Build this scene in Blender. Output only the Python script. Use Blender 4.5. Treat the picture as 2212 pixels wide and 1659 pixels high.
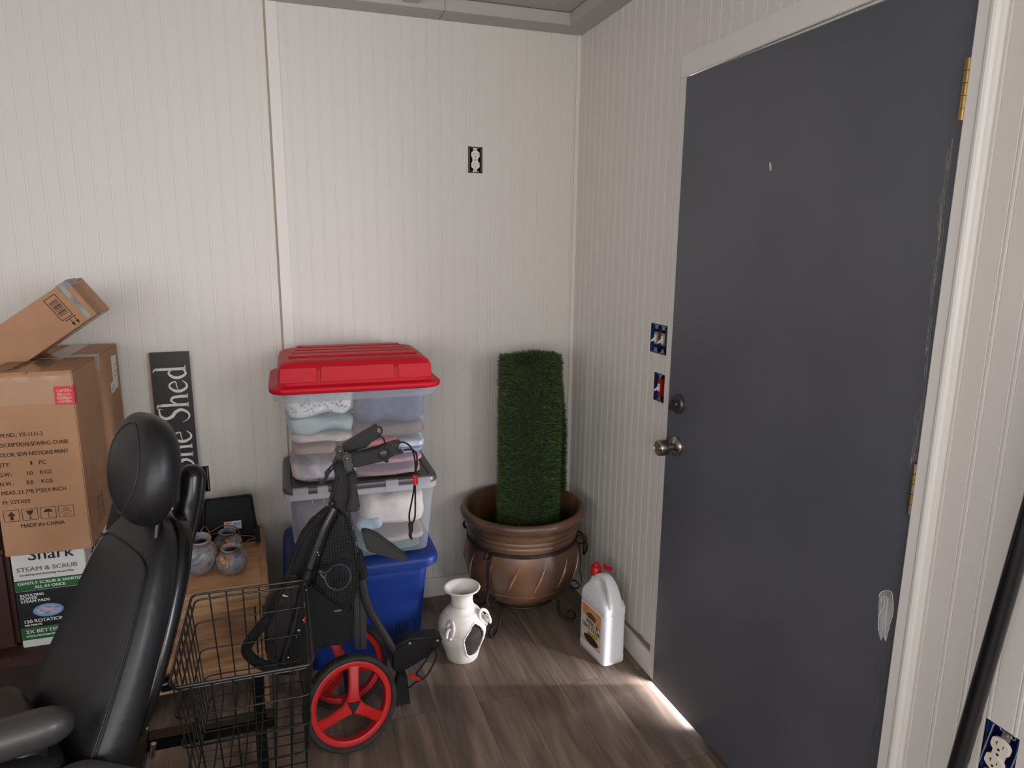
import bpy, bmesh, math, random
from mathutils import Vector, Matrix, noise
S = bpy.context.scene
for _o in list(bpy.data.objects): bpy.data.objects.remove(_o)
COL = S.collection
random.seed(7)
PI = math.pi

# ------------------------------------------------------------------ camera
FPX, PITCH, YAW, ROLL = 1479.14, -0.1996, 0.3195, 0.0102
CAM = Vector((-1.2046, -2.7881, 1.5427))
_f = Vector((math.sin(YAW)*math.cos(PITCH), math.cos(YAW)*math.cos(PITCH), math.sin(PITCH)))
_r = Vector((math.cos(YAW), -math.sin(YAW), 0)); _u = _r.cross(_f)
_R = _r*math.cos(ROLL) + _u*math.sin(ROLL); _U = -_r*math.sin(ROLL) + _u*math.cos(ROLL)
cd = bpy.data.cameras.new('camera'); cam = bpy.data.objects.new('camera', cd); COL.objects.link(cam)
cd.sensor_width = 36.0; cd.lens = 36.0*FPX/2212.0; cd.clip_start = 0.02
cam.matrix_world = Matrix(((_R.x,_U.x,-_f.x,CAM.x),(_R.y,_U.y,-_f.y,CAM.y),(_R.z,_U.z,-_f.z,CAM.z),(0,0,0,1)))
S.camera = cam
def at(u, v, x=None, y=None, z=None):
    """the point of the room that the photograph shows at pixel (u, v), on a plane x, y or z"""
    d = _f + _R*((u-1106.0)/FPX) - _U*((v-829.5)/FPX)
    if x is not None: t = (x-CAM.x)/d.x
    elif y is not None: t = (y-CAM.y)/d.y
    else: t = (z-CAM.z)/d.z
    return CAM + d*t

# ------------------------------------------------------------------ light
w = bpy.data.worlds.new('world'); S.world = w; w.use_nodes = True
bg = w.node_tree.nodes['Background']; bg.inputs[0].default_value = (0.62,0.74,1.0,1); bg.inputs[1].default_value = 1.2
def area(name, loc, target, sx, sy, power, col):
    l = bpy.data.lights.new(name, 'AREA'); l.shape = 'RECTANGLE'; l.size = sx; l.size_y = sy
    l.energy = power; l.color = col
    o = bpy.data.objects.new(name, l); COL.objects.link(o); o.location = loc
    o.rotation_euler = (Vector(target)-Vector(loc)).to_track_quat('-Z','Y').to_euler()
    return o
area('daylight_side_window', (0.27,-3.72,1.70), (-1.1,0,0.9), 0.7, 0.9, 34, (0.96,0.96,1.0))
area('daylight_front_window', (-1.85,-4.52,1.45), (-1.6,0,0.95), 3.0, 1.3, 62, (1.0,0.93,0.825))
area('sunlit_porch_glow', (2.0,-2.45,0.55), (0,-.9,.25), 2.0, 1.0, 1150, (0.95,0.93,1.0)).data.spread = math.radians(70)
area('added_left_fill', (-3.80,-3.85,1.5), (0,-1.6,1.2), 0.85, 1.2, 30, (0.93,0.94,1.0))  # added fill lamp that brightens the right wall and door
S.view_settings.view_transform = 'Standard'; S.view_settings.look = 'None'
S.view_settings.gamma = 1.0; S.view_settings.exposure = -0.24; S.view_settings.use_curve_mapping = False

# ------------------------------------------------------------------ materials
def lin(c): return tuple(((x/255)/12.92 if x/255 <= .04045 else (((x/255)+.055)/1.055)**2.4) for x in c)
MATS = {}
def mat(name, rgb, rough=.5, metal=0, var=None, vscale=8, bump=0, bscale=60, stretch=(1,1,1), sheen=0, coat=0, spec=None, detail=4):
    """principled material; rgb/var are sRGB 0-255; var mixes in by noise"""
    if name in MATS: return MATS[name]
    m = bpy.data.materials.new(name); m.use_nodes = True; nt = m.node_tree; p = nt.nodes['Principled BSDF']
    p.inputs['Base Color'].default_value = (*lin(rgb),1); p.inputs['Roughness'].default_value = rough; p.inputs['Metallic'].default_value = metal
    if sheen: p.inputs['Sheen Weight'].default_value = sheen
    if coat: p.inputs['Coat Weight'].default_value = coat; p.inputs['Coat Roughness'].default_value = .15
    if spec is not None: p.inputs['Specular IOR Level'].default_value = spec
    tc = nt.nodes.new('ShaderNodeTexCoord'); mp = nt.nodes.new('ShaderNodeMapping'); mp.inputs['Scale'].default_value = stretch
    nt.links.new(tc.outputs['Object'], mp.inputs['Vector'])
    if var is not None:
        n = nt.nodes.new('ShaderNodeTexNoise'); n.inputs['Scale'].default_value = vscale; n.inputs['Detail'].default_value = detail
        nt.links.new(mp.outputs[0], n.inputs['Vector'])
        cr = nt.nodes.new('ShaderNodeValToRGB'); cr.color_ramp.elements[0].position = .35; cr.color_ramp.elements[1].position = .65
        cr.color_ramp.elements[0].color = (*lin(rgb),1); cr.color_ramp.elements[1].color = (*lin(var),1)
        nt.links.new(n.outputs[0], cr.inputs[0]); nt.links.new(cr.outputs[0], p.inputs['Base Color'])
    if bump:
        n2 = nt.nodes.new('ShaderNodeTexNoise'); n2.inputs['Scale'].default_value = bscale; n2.inputs['Detail'].default_value = 5
        nt.links.new(mp.outputs[0], n2.inputs['Vector'])
        b = nt.nodes.new('ShaderNodeBump'); b.inputs['Strength'].default_value = bump; b.inputs['Distance'].default_value = .004
        nt.links.new(n2.outputs[0], b.inputs['Height']); nt.links.new(b.outputs[0], p.inputs['Normal'])
    MATS[name] = m; return m
def clear_mat(name, rgb, alpha, rough=.25, haze=.5):
    """milky see-through plastic: part clear, part scattering"""
    m = bpy.data.materials.new(name); m.use_nodes = True; nt = m.node_tree; p = nt.nodes['Principled BSDF']; out = nt.nodes['Material Output']
    p.inputs['Base Color'].default_value = (*lin(rgb),1); p.inputs['Roughness'].default_value = rough
    tr = nt.nodes.new('ShaderNodeBsdfTransparent'); tl = nt.nodes.new('ShaderNodeBsdfTranslucent'); tl.inputs[0].default_value = (*lin(rgb),1)
    m1 = nt.nodes.new('ShaderNodeMixShader'); m1.inputs[0].default_value = haze
    nt.links.new(p.outputs[0], m1.inputs[1]); nt.links.new(tl.outputs[0], m1.inputs[2])
    m2 = nt.nodes.new('ShaderNodeMixShader'); m2.inputs[0].default_value = alpha
    nt.links.new(tr.outputs[0], m2.inputs[1]); nt.links.new(m1.outputs[0], m2.inputs[2]); nt.links.new(m2.outputs[0], out.inputs['Surface'])
    MATS[name] = m; return m

# ------------------------------------------------------------------ mesh helpers
class MB:
    def __init__(s): s.v = []; s.f = []
    def add(s, vs, fs):
        b = len(s.v); s.v += [Vector(q) for q in vs]; s.f += [tuple(b+i for i in f) for f in fs]; return s
    def box(s, a, b, M=None):
        x0,y0,z0 = a; x1,y1,z1 = b
        vs = [Vector(q) for q in ((x0,y0,z0),(x1,y0,z0),(x1,y1,z0),(x0,y1,z0),(x0,y0,z1),(x1,y0,z1),(x1,y1,z1),(x0,y1,z1))]
        if M is not None: vs = [M@q for q in vs]
        return s.add(vs, [(0,3,2,1),(4,5,6,7),(0,1,5,4),(1,2,6,5),(2,3,7,6),(3,0,4,7)])
    def tube(s, pts, r, n=10, closed=False, cap=True):
        pts = [Vector(q) for q in pts]; k = len(pts); rs = r if isinstance(r,(list,tuple)) else [r]*k
        def tan(i):
            if closed: return (pts[(i+1)%k]-pts[i-1]).normalized()
            return (pts[min(i+1,k-1)]-pts[max(i-1,0)]).normalized()
        t = tan(0); a = t.orthogonal().normalized(); vs = []; prev = t
        for i in range(k):
            t = tan(i); q = prev.rotation_difference(t); a = q@a; a = (a-t*a.dot(t)).normalized(); b = t.cross(a); prev = t
            for j in range(n):
                an = 2*PI*j/n; vs.append(pts[i]+(a*math.cos(an)+b*math.sin(an))*rs[i])
        fs = []
        for i in range(k if closed else k-1):
            for j in range(n):
                i2 = (i+1)%k; fs.append((i*n+j, i*n+(j+1)%n, i2*n+(j+1)%n, i2*n+j))
        if cap and not closed: fs.append(tuple(range(n-1,-1,-1))); fs.append(tuple((k-1)*n+j for j in range(n)))
        return s.add(vs, fs)
    def lathe(s, prof, n=48, c=(0,0,0), M=None, cap0=False, cap1=False, fn=None):
        vs = []; c = Vector(c)
        for (r,z) in prof:
            for j in range(n):
                a = 2*PI*j/n; q = Vector((r*math.cos(a), r*math.sin(a), z))
                if fn: q = fn(q, a)
                vs.append((M@q if M is not None else q)+c)
        fs = [(i*n+j, i*n+(j+1)%n, (i+1)*n+(j+1)%n, (i+1)*n+j) for i in range(len(prof)-1) for j in range(n)]
        if cap0: fs.append(tuple(range(n-1,-1,-1)))
        if cap1: fs.append(tuple((len(prof)-1)*n+j for j in range(n)))
        return s.add(vs, fs)
    def prism(s, poly, o, ex, ey, th):
        """2D polygon in the frame (o, ex, ey), thickened along ex x ey"""
        o = Vector(o); ex = Vector(ex); ey = Vector(ey); nz = ex.cross(ey).normalized()*th; n = len(poly)
        vs = [o+ex*a+ey*b for a,b in poly]+[o+ex*a+ey*b+nz for a,b in poly]
        return s.add(vs, [tuple(range(n-1,-1,-1)), tuple(range(n,2*n))]+[(i,(i+1)%n,n+(i+1)%n,n+i) for i in range(n)])
    def loft(s, rings, cap=True, closed=False):
        n = len(rings[0]); k = len(rings); vs = [q for r in rings for q in r]
        fs = [(i*n+j, i*n+(j+1)%n, ((i+1)%k)*n+(j+1)%n, ((i+1)%k)*n+j) for i in range(k if closed else k-1) for j in range(n)]
        if cap and not closed: fs.append(tuple(range(n-1,-1,-1))); fs.append(tuple((k-1)*n+j for j in range(n)))
        return s.add(vs, fs)
    def ball(s, c, r, M=None, n=16):
        r = Vector(r) if not isinstance(r,(int,float)) else Vector((r,r,r)); vs = []; c = Vector(c)
        for i in range(n//2+1):
            th = PI*i/(n//2)
            for j in range(n):
                a = 2*PI*j/n; q = Vector((r.x*math.sin(th)*math.cos(a), r.y*math.sin(th)*math.sin(a), -r.z*math.cos(th)))
                vs.append((M@q if M is not None else q)+c)
        return s.add(vs, [(i*n+j, i*n+(j+1)%n, (i+1)*n+(j+1)%n, (i+1)*n+j) for i in range(n//2) for j in range(n)])
WM = {}
def link(o, parent=None):
    COL.objects.link(o)
    if parent is not None: o.parent = parent; WM[o.name] = WM[parent.name]
    else: WM[o.name] = Matrix.Identity(4)
    return o
def obj(name, mb, m, parent=None, smooth=False, bevel=0, local=False, seg=2, angle=40, sub=0, solid=0):
    me = bpy.data.meshes.new(name)
    vs = mb.v
    if parent is not None and not local:
        inv = WM[parent.name].inverted(); vs = [inv@q for q in vs]
    me.from_pydata([tuple(q) for q in vs], [], mb.f); me.validate(); me.update()
    bm = bmesh.new(); bm.from_mesh(me)
    bmesh.ops.remove_doubles(bm, verts=bm.verts, dist=1e-6)
    bmesh.ops.recalc_face_normals(bm, faces=bm.faces)
    if bevel:
        es = [e for e in bm.edges if len(e.link_faces) == 2 and e.calc_face_angle(0) > math.radians(30)]
        bmesh.ops.bevel(bm, geom=es, offset=bevel, segments=seg, affect='EDGES', clamp_overlap=True)
    bm.to_mesh(me); bm.free()
    if smooth or bevel:
        for p in me.polygons: p.use_smooth = True
        try: me.set_sharp_from_angle(angle=math.radians(angle))
        except Exception: pass
    me.materials.append(m)
    o = bpy.data.objects.new(name, me); link(o, parent)
    if solid:
        md = o.modifiers.new('thickness','SOLIDIFY'); md.thickness = solid; md.offset = 0
    if sub:
        md = o.modifiers.new('smooth','SUBSURF'); md.levels = sub; md.render_levels = sub
    return o
def tag(o, label, cat, group=None):
    o['label'] = label; o['category'] = cat
    if group: o['group'] = group
    return o
def thing(name, label, cat, loc=(0,0,0), rz=0, group=None):
    o = bpy.data.objects.new(name, None); COL.objects.link(o); o.location = loc; o.rotation_euler = (0,0,rz); o.empty_display_size = .05
    WM[o.name] = Matrix.Translation(Vector(loc))@Matrix.Rotation(rz,4,'Z')
    return tag(o, label, cat, group)
def struct(o): o['kind'] = 'structure'; return o
def spline(pts, n=8, closed=False):
    """Catmull-Rom through the points"""
    P = [Vector(q) for q in pts]; out = []; k = len(P)
    for i in range(k if closed else k-1):
        if closed: a,b,c,d = P[i-1],P[i],P[(i+1)%k],P[(i+2)%k]
        else: a,b,c,d = P[max(i-1,0)],P[i],P[i+1],P[min(i+2,k-1)]
        for j in range(n):
            t = j/n
            out.append(.5*((2*b)+(c-a)*t+(2*a-5*b+4*c-d)*t*t+(3*b-a-3*c+d)*t**3))
    if not closed: out.append(P[-1])
    return out
def text(mb, body, size, o, ex, ey, lift=.0004, align='LEFT', width=None, bold=0):
    """lettering as flat mesh at o, reading along ex, tops towards ey; width squeezes it to fit"""
    cu = bpy.data.curves.new('tmp','FONT'); cu.body = body; cu.size = size; cu.align_x = align; cu.resolution_u = 3
    ob = bpy.data.objects.new('tmp', cu); COL.objects.link(ob); bpy.context.view_layer.update()
    me = ob.to_mesh(); ex = Vector(ex).normalized(); ey = Vector(ey).normalized(); nz = ex.cross(ey)
    xs = [q.co.x for q in me.vertices] or [0]; k = 1
    if width and max(xs)-min(xs) > 1e-6: k = width/(max(xs)-min(xs))
    for i in range(3 if bold else 1):
        mb.add([Vector(o)+ex*(q.co.x*k+i*bold*.9)+ey*(q.co.y+(bold*.5 if i == 1 else 0))+nz*(lift+i*.00004) for q in me.vertices], [tuple(p.vertices) for p in me.polygons])
    ob.to_mesh_clear(); bpy.data.objects.remove(ob); bpy.data.curves.remove(cu); return mb
def rrect(hx, hy, r, n=6, cx=0, cy=0):
    out = []
    for (sx,sy,a0) in ((1,1,0),(-1,1,PI/2),(-1,-1,PI),(1,-1,1.5*PI)):
        for j in range(n+1):
            a = a0+PI/2*j/n; out.append((cx+sx*(hx-r)+r*math.cos(a), cy+sy*(hy-r)+r*math.sin(a)))
    return out
def rring(x0,x1,y0,y1,z,r,n=6): return [Vector((a,b,z)) for a,b in rrect((x1-x0)/2,(y1-y0)/2,r,n,(x0+x1)/2,(y0+y1)/2)]

# ------------------------------------------------------------------ the room
HC = 2.384
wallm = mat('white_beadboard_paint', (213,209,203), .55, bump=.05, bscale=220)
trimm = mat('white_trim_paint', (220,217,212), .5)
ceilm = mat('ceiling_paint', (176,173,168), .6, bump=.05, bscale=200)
DARK = mat('dark_gap', (38,32,28), .9)
def beadwall(name, o, ex, nz, L, H, phase, holes, per=.0508, flat=(), z0=0):
    """beaded panelling: o = foot at one end, ex along the wall, nz into the room; holes and flat bands in (s0,s1,z0,z1) / (s0,s1)"""
    o = Vector(o); ex = Vector(ex); nz = Vector(nz); P = [(0,0),(L,0)]
    k0 = int(-phase/per)-1; k = k0
    while phase+k*per < L:
        c = phase+k*per; k += 1
        if c < .008 or c > L-.008: continue
        if any(a-.006 < c < b+.006 for a,b in flat): continue
        for dx,d in ((-.0060,0),(-.0046,-.0007),(-.0032,0),(-.0014,.0005),(.0014,.0005),(.0032,0),(.0046,-.0007),(.0060,0)): P.append((c+dx,d))
    P.sort(); cuts = sorted(set([h[0] for h in holes]+[h[1] for h in holes]))
    def depth(s):
        for (a,da),(b,db) in zip(P,P[1:]):
            if a <= s <= b: return da+(db-da)*((s-a)/(b-a) if b > a else 0)
        return 0
    for c in cuts: P.append((c, depth(c)))
    P.sort(); mb = MB()
    for (a,da),(b,db) in zip(P,P[1:]):
        if b-a < 1e-7: continue
        mid = (a+b)/2; hs = sorted([(h[2],h[3]) for h in holes if h[0] < mid < h[1]]); z = z0; iv = []
        for h0,h1 in hs:
            if h0 > z: iv.append((z,h0))
            z = max(z,h1)
        if z < H: iv.append((z,H))
        for q0,q1 in iv:
            mb.add([o+ex*a+nz*da+Vector((0,0,q0)), o+ex*b+nz*db+Vector((0,0,q0)), o+ex*b+nz*db+Vector((0,0,q1)), o+ex*a+nz*da+Vector((0,0,q1))], [(0,1,2,3)])
    return struct(obj(name, mb, wallm))
RX, FY = -3.7, -4.4
siding = mat('outer_siding',(150,148,142),.8)
sk = MB().box((RX-.09,.06,-.05),(.14,.09,2.6)).box((.06,-.86,-.05),(.09,.06,2.6)).box((.06,-1.7865,2.046),(.09,-.86,2.6)).box((.06,-2.35,-.05),(.09,-1.7865,2.6)).box((.06,-3.95,-.05),(.09,-2.35,.85)).box((.06,-3.95,2.15),(.09,-2.35,2.6)).box((.06,-4.5,-.05),(.09,-3.95,2.6)).box((RX-.09,-4.5,2.55),(.14,.09,2.6))
struct(obj('wall_outside', sk, siding))
# back wall runs along +x from the left corner; s = x - RX
OUT1 = (-.478,-.418,1.828,1.93); OUT2 = (-1.595,-1.523,.586,.69)
beadwall('wall_back', (RX,0,0), (1,0,0), (0,-1,0), -RX, 2.46, -2.0645-RX, [(a-RX,b-RX,c,d) for a,b,c,d in (OUT1,OUT2)], flat=[(-1.231-RX,-1.178-RX)])
# right wall along -y; s = -y
DY0, DY1, DTOP = -.8600, -1.7865, 2.046
SW1 = (.683,.801,1.184,1.285); SW2 = (.722,.795,1.02,1.118); OUT3 = (1.993,2.055,.578,.686)
WIN1 = (2.35,3.95,.85,2.15)
beadwall('wall_right', (0,0,0), (0,-1,0), (-1,0,0), -FY, 2.46, .014, [SW1,SW2,OUT3,(-DY0,-DY1,0,DTOP),WIN1], flat=[(.805,.86),(1.78,1.835)])
beadwall('wall_left', (RX,FY,0), (0,1,0), (1,0,0), -FY, 2.46, .02, [(.10,1.0,.85,2.15)])  # opening added to let the left fill lamp in
beadwall('wall_front', (0,FY,0), (-1,0,0), (0,1,0), -RX, 2.46, .02, [(.30,3.40,.75,2.15)])
# floor
def floor_material():
    m = bpy.data.materials.new('grey_brown_plank_floor'); m.use_nodes = True; nt = m.node_tree; N = nt.nodes; Lk = nt.links; p = N['Principled BSDF']
    tc = N.new('ShaderNodeTexCoord'); mp = N.new('ShaderNodeMapping'); mp.inputs['Rotation'].default_value = (0,0,PI/2); mp.inputs['Location'].default_value = (0,.035,0)
    Lk.new(tc.outputs['Object'], mp.inputs[0])
    br = N.new('ShaderNodeTexBrick'); br.offset = .37; br.inputs['Scale'].default_value = 1; br.inputs['Brick Width'].default_value = 1.22; br.inputs['Row Height'].default_value = .152
    br.inputs['Mortar Size'].default_value = .0012; br.inputs['Mortar Smooth'].default_value = .3
    br.inputs['Color1'].default_value = (0,0,0,1); br.inputs['Color2'].default_value = (1,1,1,1); br.inputs['Mortar'].default_value = (.5,.5,.5,1)
    Lk.new(mp.outputs[0], br.inputs['Vector'])
    sep = N.new('ShaderNodeVectorMath'); sep.operation = 'MULTIPLY_ADD'; sep.inputs[1].default_value = (3.1,5.7,1.3)
    Lk.new(br.outputs['Color'], sep.inputs[0]); 
    mp2 = N.new('ShaderNodeMapping'); mp2.inputs['Scale'].default_value = (9,1.1,1); Lk.new(tc.outputs['Object'], mp2.inputs[0]); Lk.new(mp2.outputs[0], sep.inputs[2])
    n1 = N.new('ShaderNodeTexNoise'); n1.inputs['Scale'].default_value = 1.5; n1.inputs['Detail'].default_value = 6; n1.inputs['Distortion'].default_value = 1.2; Lk.new(sep.outputs[0], n1.inputs['Vector'])
    mp3 = N.new('ShaderNodeMapping'); mp3.inputs['Scale'].default_value = (60,3.2,1); Lk.new(tc.outputs['Object'], mp3.inputs[0])
    n2 = N.new('ShaderNodeTexNoise'); n2.inputs['Scale'].default_value = 1.6; n2.inputs['Detail'].default_value = 8; n2.inputs['Distortion'].default_value = .6; Lk.new(mp3.outputs[0], n2.inputs['Vector'])
    c1 = N.new('ShaderNodeValToRGB'); e = c1.color_ramp.elements; e[0].position = .28; e[0].color = (*lin((98,84,73)),1); e[1].position = .72; e[1].color = (*lin((158,140,124)),1)
    x = c1.color_ramp.elements.new(.5); x.color = (*lin((128,111,97)),1)
    Lk.new(n1.outputs[0], c1.inputs[0])
    mx = N.new('ShaderNodeMix'); mx.data_type = 'RGBA'; mx.blend_type = 'MULTIPLY'; mx.inputs[0].default_value = .38
    c2 = N.new('ShaderNodeValToRGB'); c2.color_ramp.elements[0].position = .32; c2.color_ramp.elements[0].color = (.42,.38,.35,1); c2.color_ramp.elements[1].position = .6; c2.color_ramp.elements[1].color = (1,1,1,1)
    Lk.new(n2.outputs[0], c2.inputs[0]); Lk.new(c1.outputs[0], mx.inputs[6]); Lk.new(c2.outputs[0], mx.inputs[7])
    mx2 = N.new('ShaderNodeMix'); mx2.data_type = 'RGBA'; mx2.blend_type = 'MIX'; mx2.inputs[7].default_value = (*lin((84,72,63)),1)
    Lk.new(br.outputs['Fac'], mx2.inputs[0]); Lk.new(mx.outputs[2], mx2.inputs[6]); 
    # each plank a little different in tone
    mx3 = N.new('ShaderNodeMix'); mx3.data_type = 'RGBA'; mx3.blend_type = 'MULTIPLY'; mx3.inputs[0].default_value = .16
    Lk.new(mx2.outputs[2], mx3.inputs[6]); Lk.new(br.outputs['Color'], mx3.inputs[7]); Lk.new(mx3.outputs[2], p.inputs['Base Color'])
    p.inputs['Roughness'].default_value = .55
    b = N.new('ShaderNodeBump'); b.inputs['Strength'].default_value = .12; b.inputs['Distance'].default_value = .002; Lk.new(n2.outputs[0], b.inputs['Height']); Lk.new(b.outputs[0], p.inputs['Normal'])
    return m
FLOORM = floor_material()
struct(obj('floor', MB().box((RX,FY,-.03),(0.0,0,0)), FLOORM))
# ceiling: beaded panel above a frame of flat boards
cb = MB(); X = [(RX,0),(0,0)]; k = 0
while RX+.03+k*.0508 < -.01:
    c = RX+.03+k*.0508; k += 1
    for dx,d in ((-.003,0),(0,.0018),(.003,0)): X.append((c+dx,d))
X.sort()
for (a,da),(b,db) in zip(X,X[1:]): cb.add([(a,FY,2.43+da),(b,FY,2.43+db),(b,0,2.43+db),(a,0,2.43+da)],[(0,1,2,3)])
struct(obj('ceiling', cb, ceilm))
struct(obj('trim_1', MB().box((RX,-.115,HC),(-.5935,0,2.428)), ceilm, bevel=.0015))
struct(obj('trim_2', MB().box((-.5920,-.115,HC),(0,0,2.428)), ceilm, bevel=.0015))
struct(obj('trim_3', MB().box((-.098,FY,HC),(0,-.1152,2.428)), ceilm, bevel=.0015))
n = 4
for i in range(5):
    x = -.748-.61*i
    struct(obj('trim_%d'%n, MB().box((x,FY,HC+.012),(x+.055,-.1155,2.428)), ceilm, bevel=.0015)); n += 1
# flat batten over the panel seam, with a brown strip left of it painting the seam's shade
struct(obj('trim_%d'%n, MB().box((-1.2195,-.006,0.09),(-1.18,.0005,HC)), trimm, bevel=.001)); n += 1
struct(obj('trim_%d'%n, MB().box((-1.2275,-.0012,0.09),(-1.2197,.0005,HC)), mat('seam_shade',(168,152,138),.9))); n += 1
struct(obj('trim_%d'%n, MB().box((-.018,-.010,0.09),(0,0,HC)), trimm, bevel=.002)); n += 1   # corner strip
# baseboards
struct(obj('baseboard_back', MB().box((RX,-.012,0),(0,0,.088)), trimm, bevel=.002))
struct(obj('baseboard_right', MB().box((-.0118,-.8095,0),(0,-.0125,.09)), trimm, bevel=.002))
struct(obj('baseboard_right_2', MB().box((-.012,FY,0),(0,-1.838,.09)), trimm, bevel=.002))
# torn strip above the baseboard by the door
tp = [(.50,.0905),(.802,.0905),(.802,.110),(.78,.1125),(.755,.108),(.73,.1135),(.70,.108),(.66,.105),(.60,.101),(.55,.097)]
struct(obj('trim_%d'%n, MB().prism([(a,b) for a,b in tp],(-.0012,0,0),(0,-1,0),(0,0,1),.001), mat('torn_brown_board',(128,98,74),.9,var=(150,122,98),vscale=80))); n += 1
# door casing, jambs, stops, threshold
struct(obj('trim_%d'%n, MB().box((-.012,-.855,0),(0,-.8095,2.05)), trimm, bevel=.002)); n += 1
struct(obj('trim_%d'%n, MB().box((-.0134,-1.84,2.0505),(0,-.8095,2.1155)), trimm, bevel=.002)); n += 1
hc = MB(); prof = [(1.789,0),(1.789,.012),(1.7915,.0135),(1.813,.0135),(1.818,.0165),(1.823,.017),(1.828,.0145),(1.831,.009),(1.836,.007),(1.837,0)]
hc.add([(-d,-s,0) for s,d in prof]+[(-d,-s,2.05) for s,d in prof], [(i,i+1,len(prof)+i+1,len(prof)+i) for i in range(len(prof)-1)]+[tuple(range(len(prof))),tuple(range(len(prof),2*len(prof)))])
struct(obj('trim_%d'%n, hc, trimm, smooth=True, angle=25)); n += 1
jm = MB().box((0.0005,DY0-.0005,0),(.13,DY0+.02,2.07)).box((0.0005,DY1-.02,0),(.13,DY1+.0005,2.07)).box((0.0005,DY1,DTOP),(.13,DY0,2.07))
jm.box((.052,DY0-.008,0),(.066,DY0,DTOP)).box((.052,DY1,0),(.066,DY1+.012,DTOP)).box((.052,DY1+.012,DTOP-.012),(.066,DY0-.012,DTOP))
struct(obj('trim_%d'%n, jm, trimm, bevel=.001)); n += 1
struct(obj('trim_%d'%n, MB().box((0.0,DY1,-.03),(.16,DY0,-.001)), mat('aluminium_sill',(170,168,166),.4,1))); n += 1
struct(obj('trim_%d'%n, MB().box((.002,DY1+.001,-.001),(.05,-1.125,.0145)), mat('reddish_threshold',(96,58,46),.6))); n += 1
struct(obj('ground', MB().box((.16,-5,-.09),(5,3,-.02)), mat('concrete',(190,184,176),.9,var=(160,155,148))))
wf = MB()
for a,b,c,d in ((2.35,2.40,.85,2.15),(3.90,3.95,.85,2.15),(2.40,3.90,.85,.90),(2.40,3.90,2.10,2.15)): wf.box((-.012,-b,c),(.06,-a,d))
struct(obj('window_1', wf, trimm, bevel=.002))
wf = MB()
for a,b,c,d in ((.30,.35,.75,2.15),(3.35,3.40,.75,2.15),(.35,3.35,.75,.8),(.35,3.35,2.1,2.15),(1.83,1.87,.8,2.1)): wf.box((-b,FY-.06,c),(-a,FY+.012,d))
struct(obj('window_2', wf, trimm, bevel=.002))
wf = MB()
for a,b,c,d in ((.10,.15,.85,2.15),(.95,1.0,.85,2.15),(.15,.95,.85,.9),(.15,.95,2.1,2.15)): wf.box((RX-.05,FY+a,c),(RX+.012,FY+b,d))
struct(obj('added_window_3', wf, trimm, bevel=.002))  # unseen window added round the left fill lamp's opening

# the door: slate leaf, a hand's width ajar into the room
TH = .0355
DM = Matrix.Translation((0,-1.7815,0))@Matrix.Rotation(TH,4,'Z')     # local +y runs from hinge to latch edge, -x faces the room
def doormat():
    m = mat('slate_door_paint', (80,82,89), .36, bump=.12, bscale=160, var=(86,88,95), vscale=3)
    return m
dm = doormat()
door = MB().box((0,0,.016),(.035,.909,2.04),DM)
door_o = struct(obj('door_1', door, dm, bevel=.002))
white_smear = mat('white_filler', (206,203,200), .8, spec=.1)
grey_scuff = mat('grey_scuff', (138,136,136), .9, spec=.05)
def dface(u, v):    # photo pixel -> point on the door's room side
    nrm = (DM.to_3x3()@Vector((-1,0,0))); o = DM.translation; d = _f+_R*((u-1106)/FPX)-_U*((v-829.5)/FPX)
    t = (o-CAM).dot(nrm)/d.dot(nrm); return DM.inverted()@(CAM+d*t)
def dpatch(px, th=.0006):
    q = [dface(u,v) for u,v in px]; mb = MB(); mb.prism([(a.y,a.z) for a in q],(0,0,0),(0,1,0),(0,0,1),th)
    mb.v = [DM@Vector((-th*.5-abs(p.x)*.5,p.y,p.z)) for p in mb.v]; return mb
sm = dpatch([(1899,1285),(1905,1277),(1920,1275),(1928,1282),(1929,1300),(1930,1325),(1924,1345),(1920,1362),(1913,1386),(1909,1375),(1903,1384),(1898,1368),(1897,1330)])
obj('filler_smear', sm, mat('thin_white_filler',(176,174,174),.85,var=(122,120,122),vscale=70,stretch=(1,1,.2)), door_o)
rid = MB()
for px in ([(1899,1287),(1905,1278),(1920,1276),(1928,1284),(1930,1322),(1922,1350),(1914,1384)],[(1904,1300),(1904,1292),(1916,1291),(1916,1320),(1913,1350),(1912,1382)],[(1911,1293),(1910,1310),(1899,1330),(1898,1362)]):
    q = [dface(u,v) for u,v in px]; rid.tube([DM@Vector((-.0008,p.y,p.z)) for p in spline(q,5)], .0008, 6)
obj('filler_ridge', rid, white_smear, door_o, smooth=True)
obj('paint_nick', dpatch([(1662,352),(1665,350),(1667,360),(1666,370),(1663,368)]), white_smear, door_o)
sc = MB()
random.seed(3)
def scuffs(mb, pts, wpx, cnt, L0, L1):
    for i in range(cnt):
        t = random.random()*(len(pts)-1); k = int(t); a = pts[k]; b = pts[min(k+1,len(pts)-1)]; f = t-k
        u = a[0]+(b[0]-a[0])*f+random.gauss(0,wpx); v = a[1]+(b[1]-a[1])*f; L = random.uniform(L0,L1); sl = (b[0]-a[0])/max(1,(b[1]-a[1]))
        p = dface(u,v); q = dface(u+sl*L+random.uniform(-1,1),v+L); h = random.uniform(.0002,.0006)
        mb.add([DM@Vector((-.0007,p.y-h,p.z)),DM@Vector((-.0007,p.y+h,p.z)),DM@Vector((-.0007,q.y+h*.4,q.z)),DM@Vector((-.0007,q.y-h*.4,q.z))],[(0,1,2,3)])
scuffs(sc, [(2060,290),(2042,400),(2034,470),(2016,640),(2000,820),(1985,930),(1972,1000)], 3.4, 260, 14, 70)
scuffs(sc, [(2034,520),(2014,650)], 2.0, 50, 10, 40)
obj('edge_scuffs', sc, grey_scuff, door_o)
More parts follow.
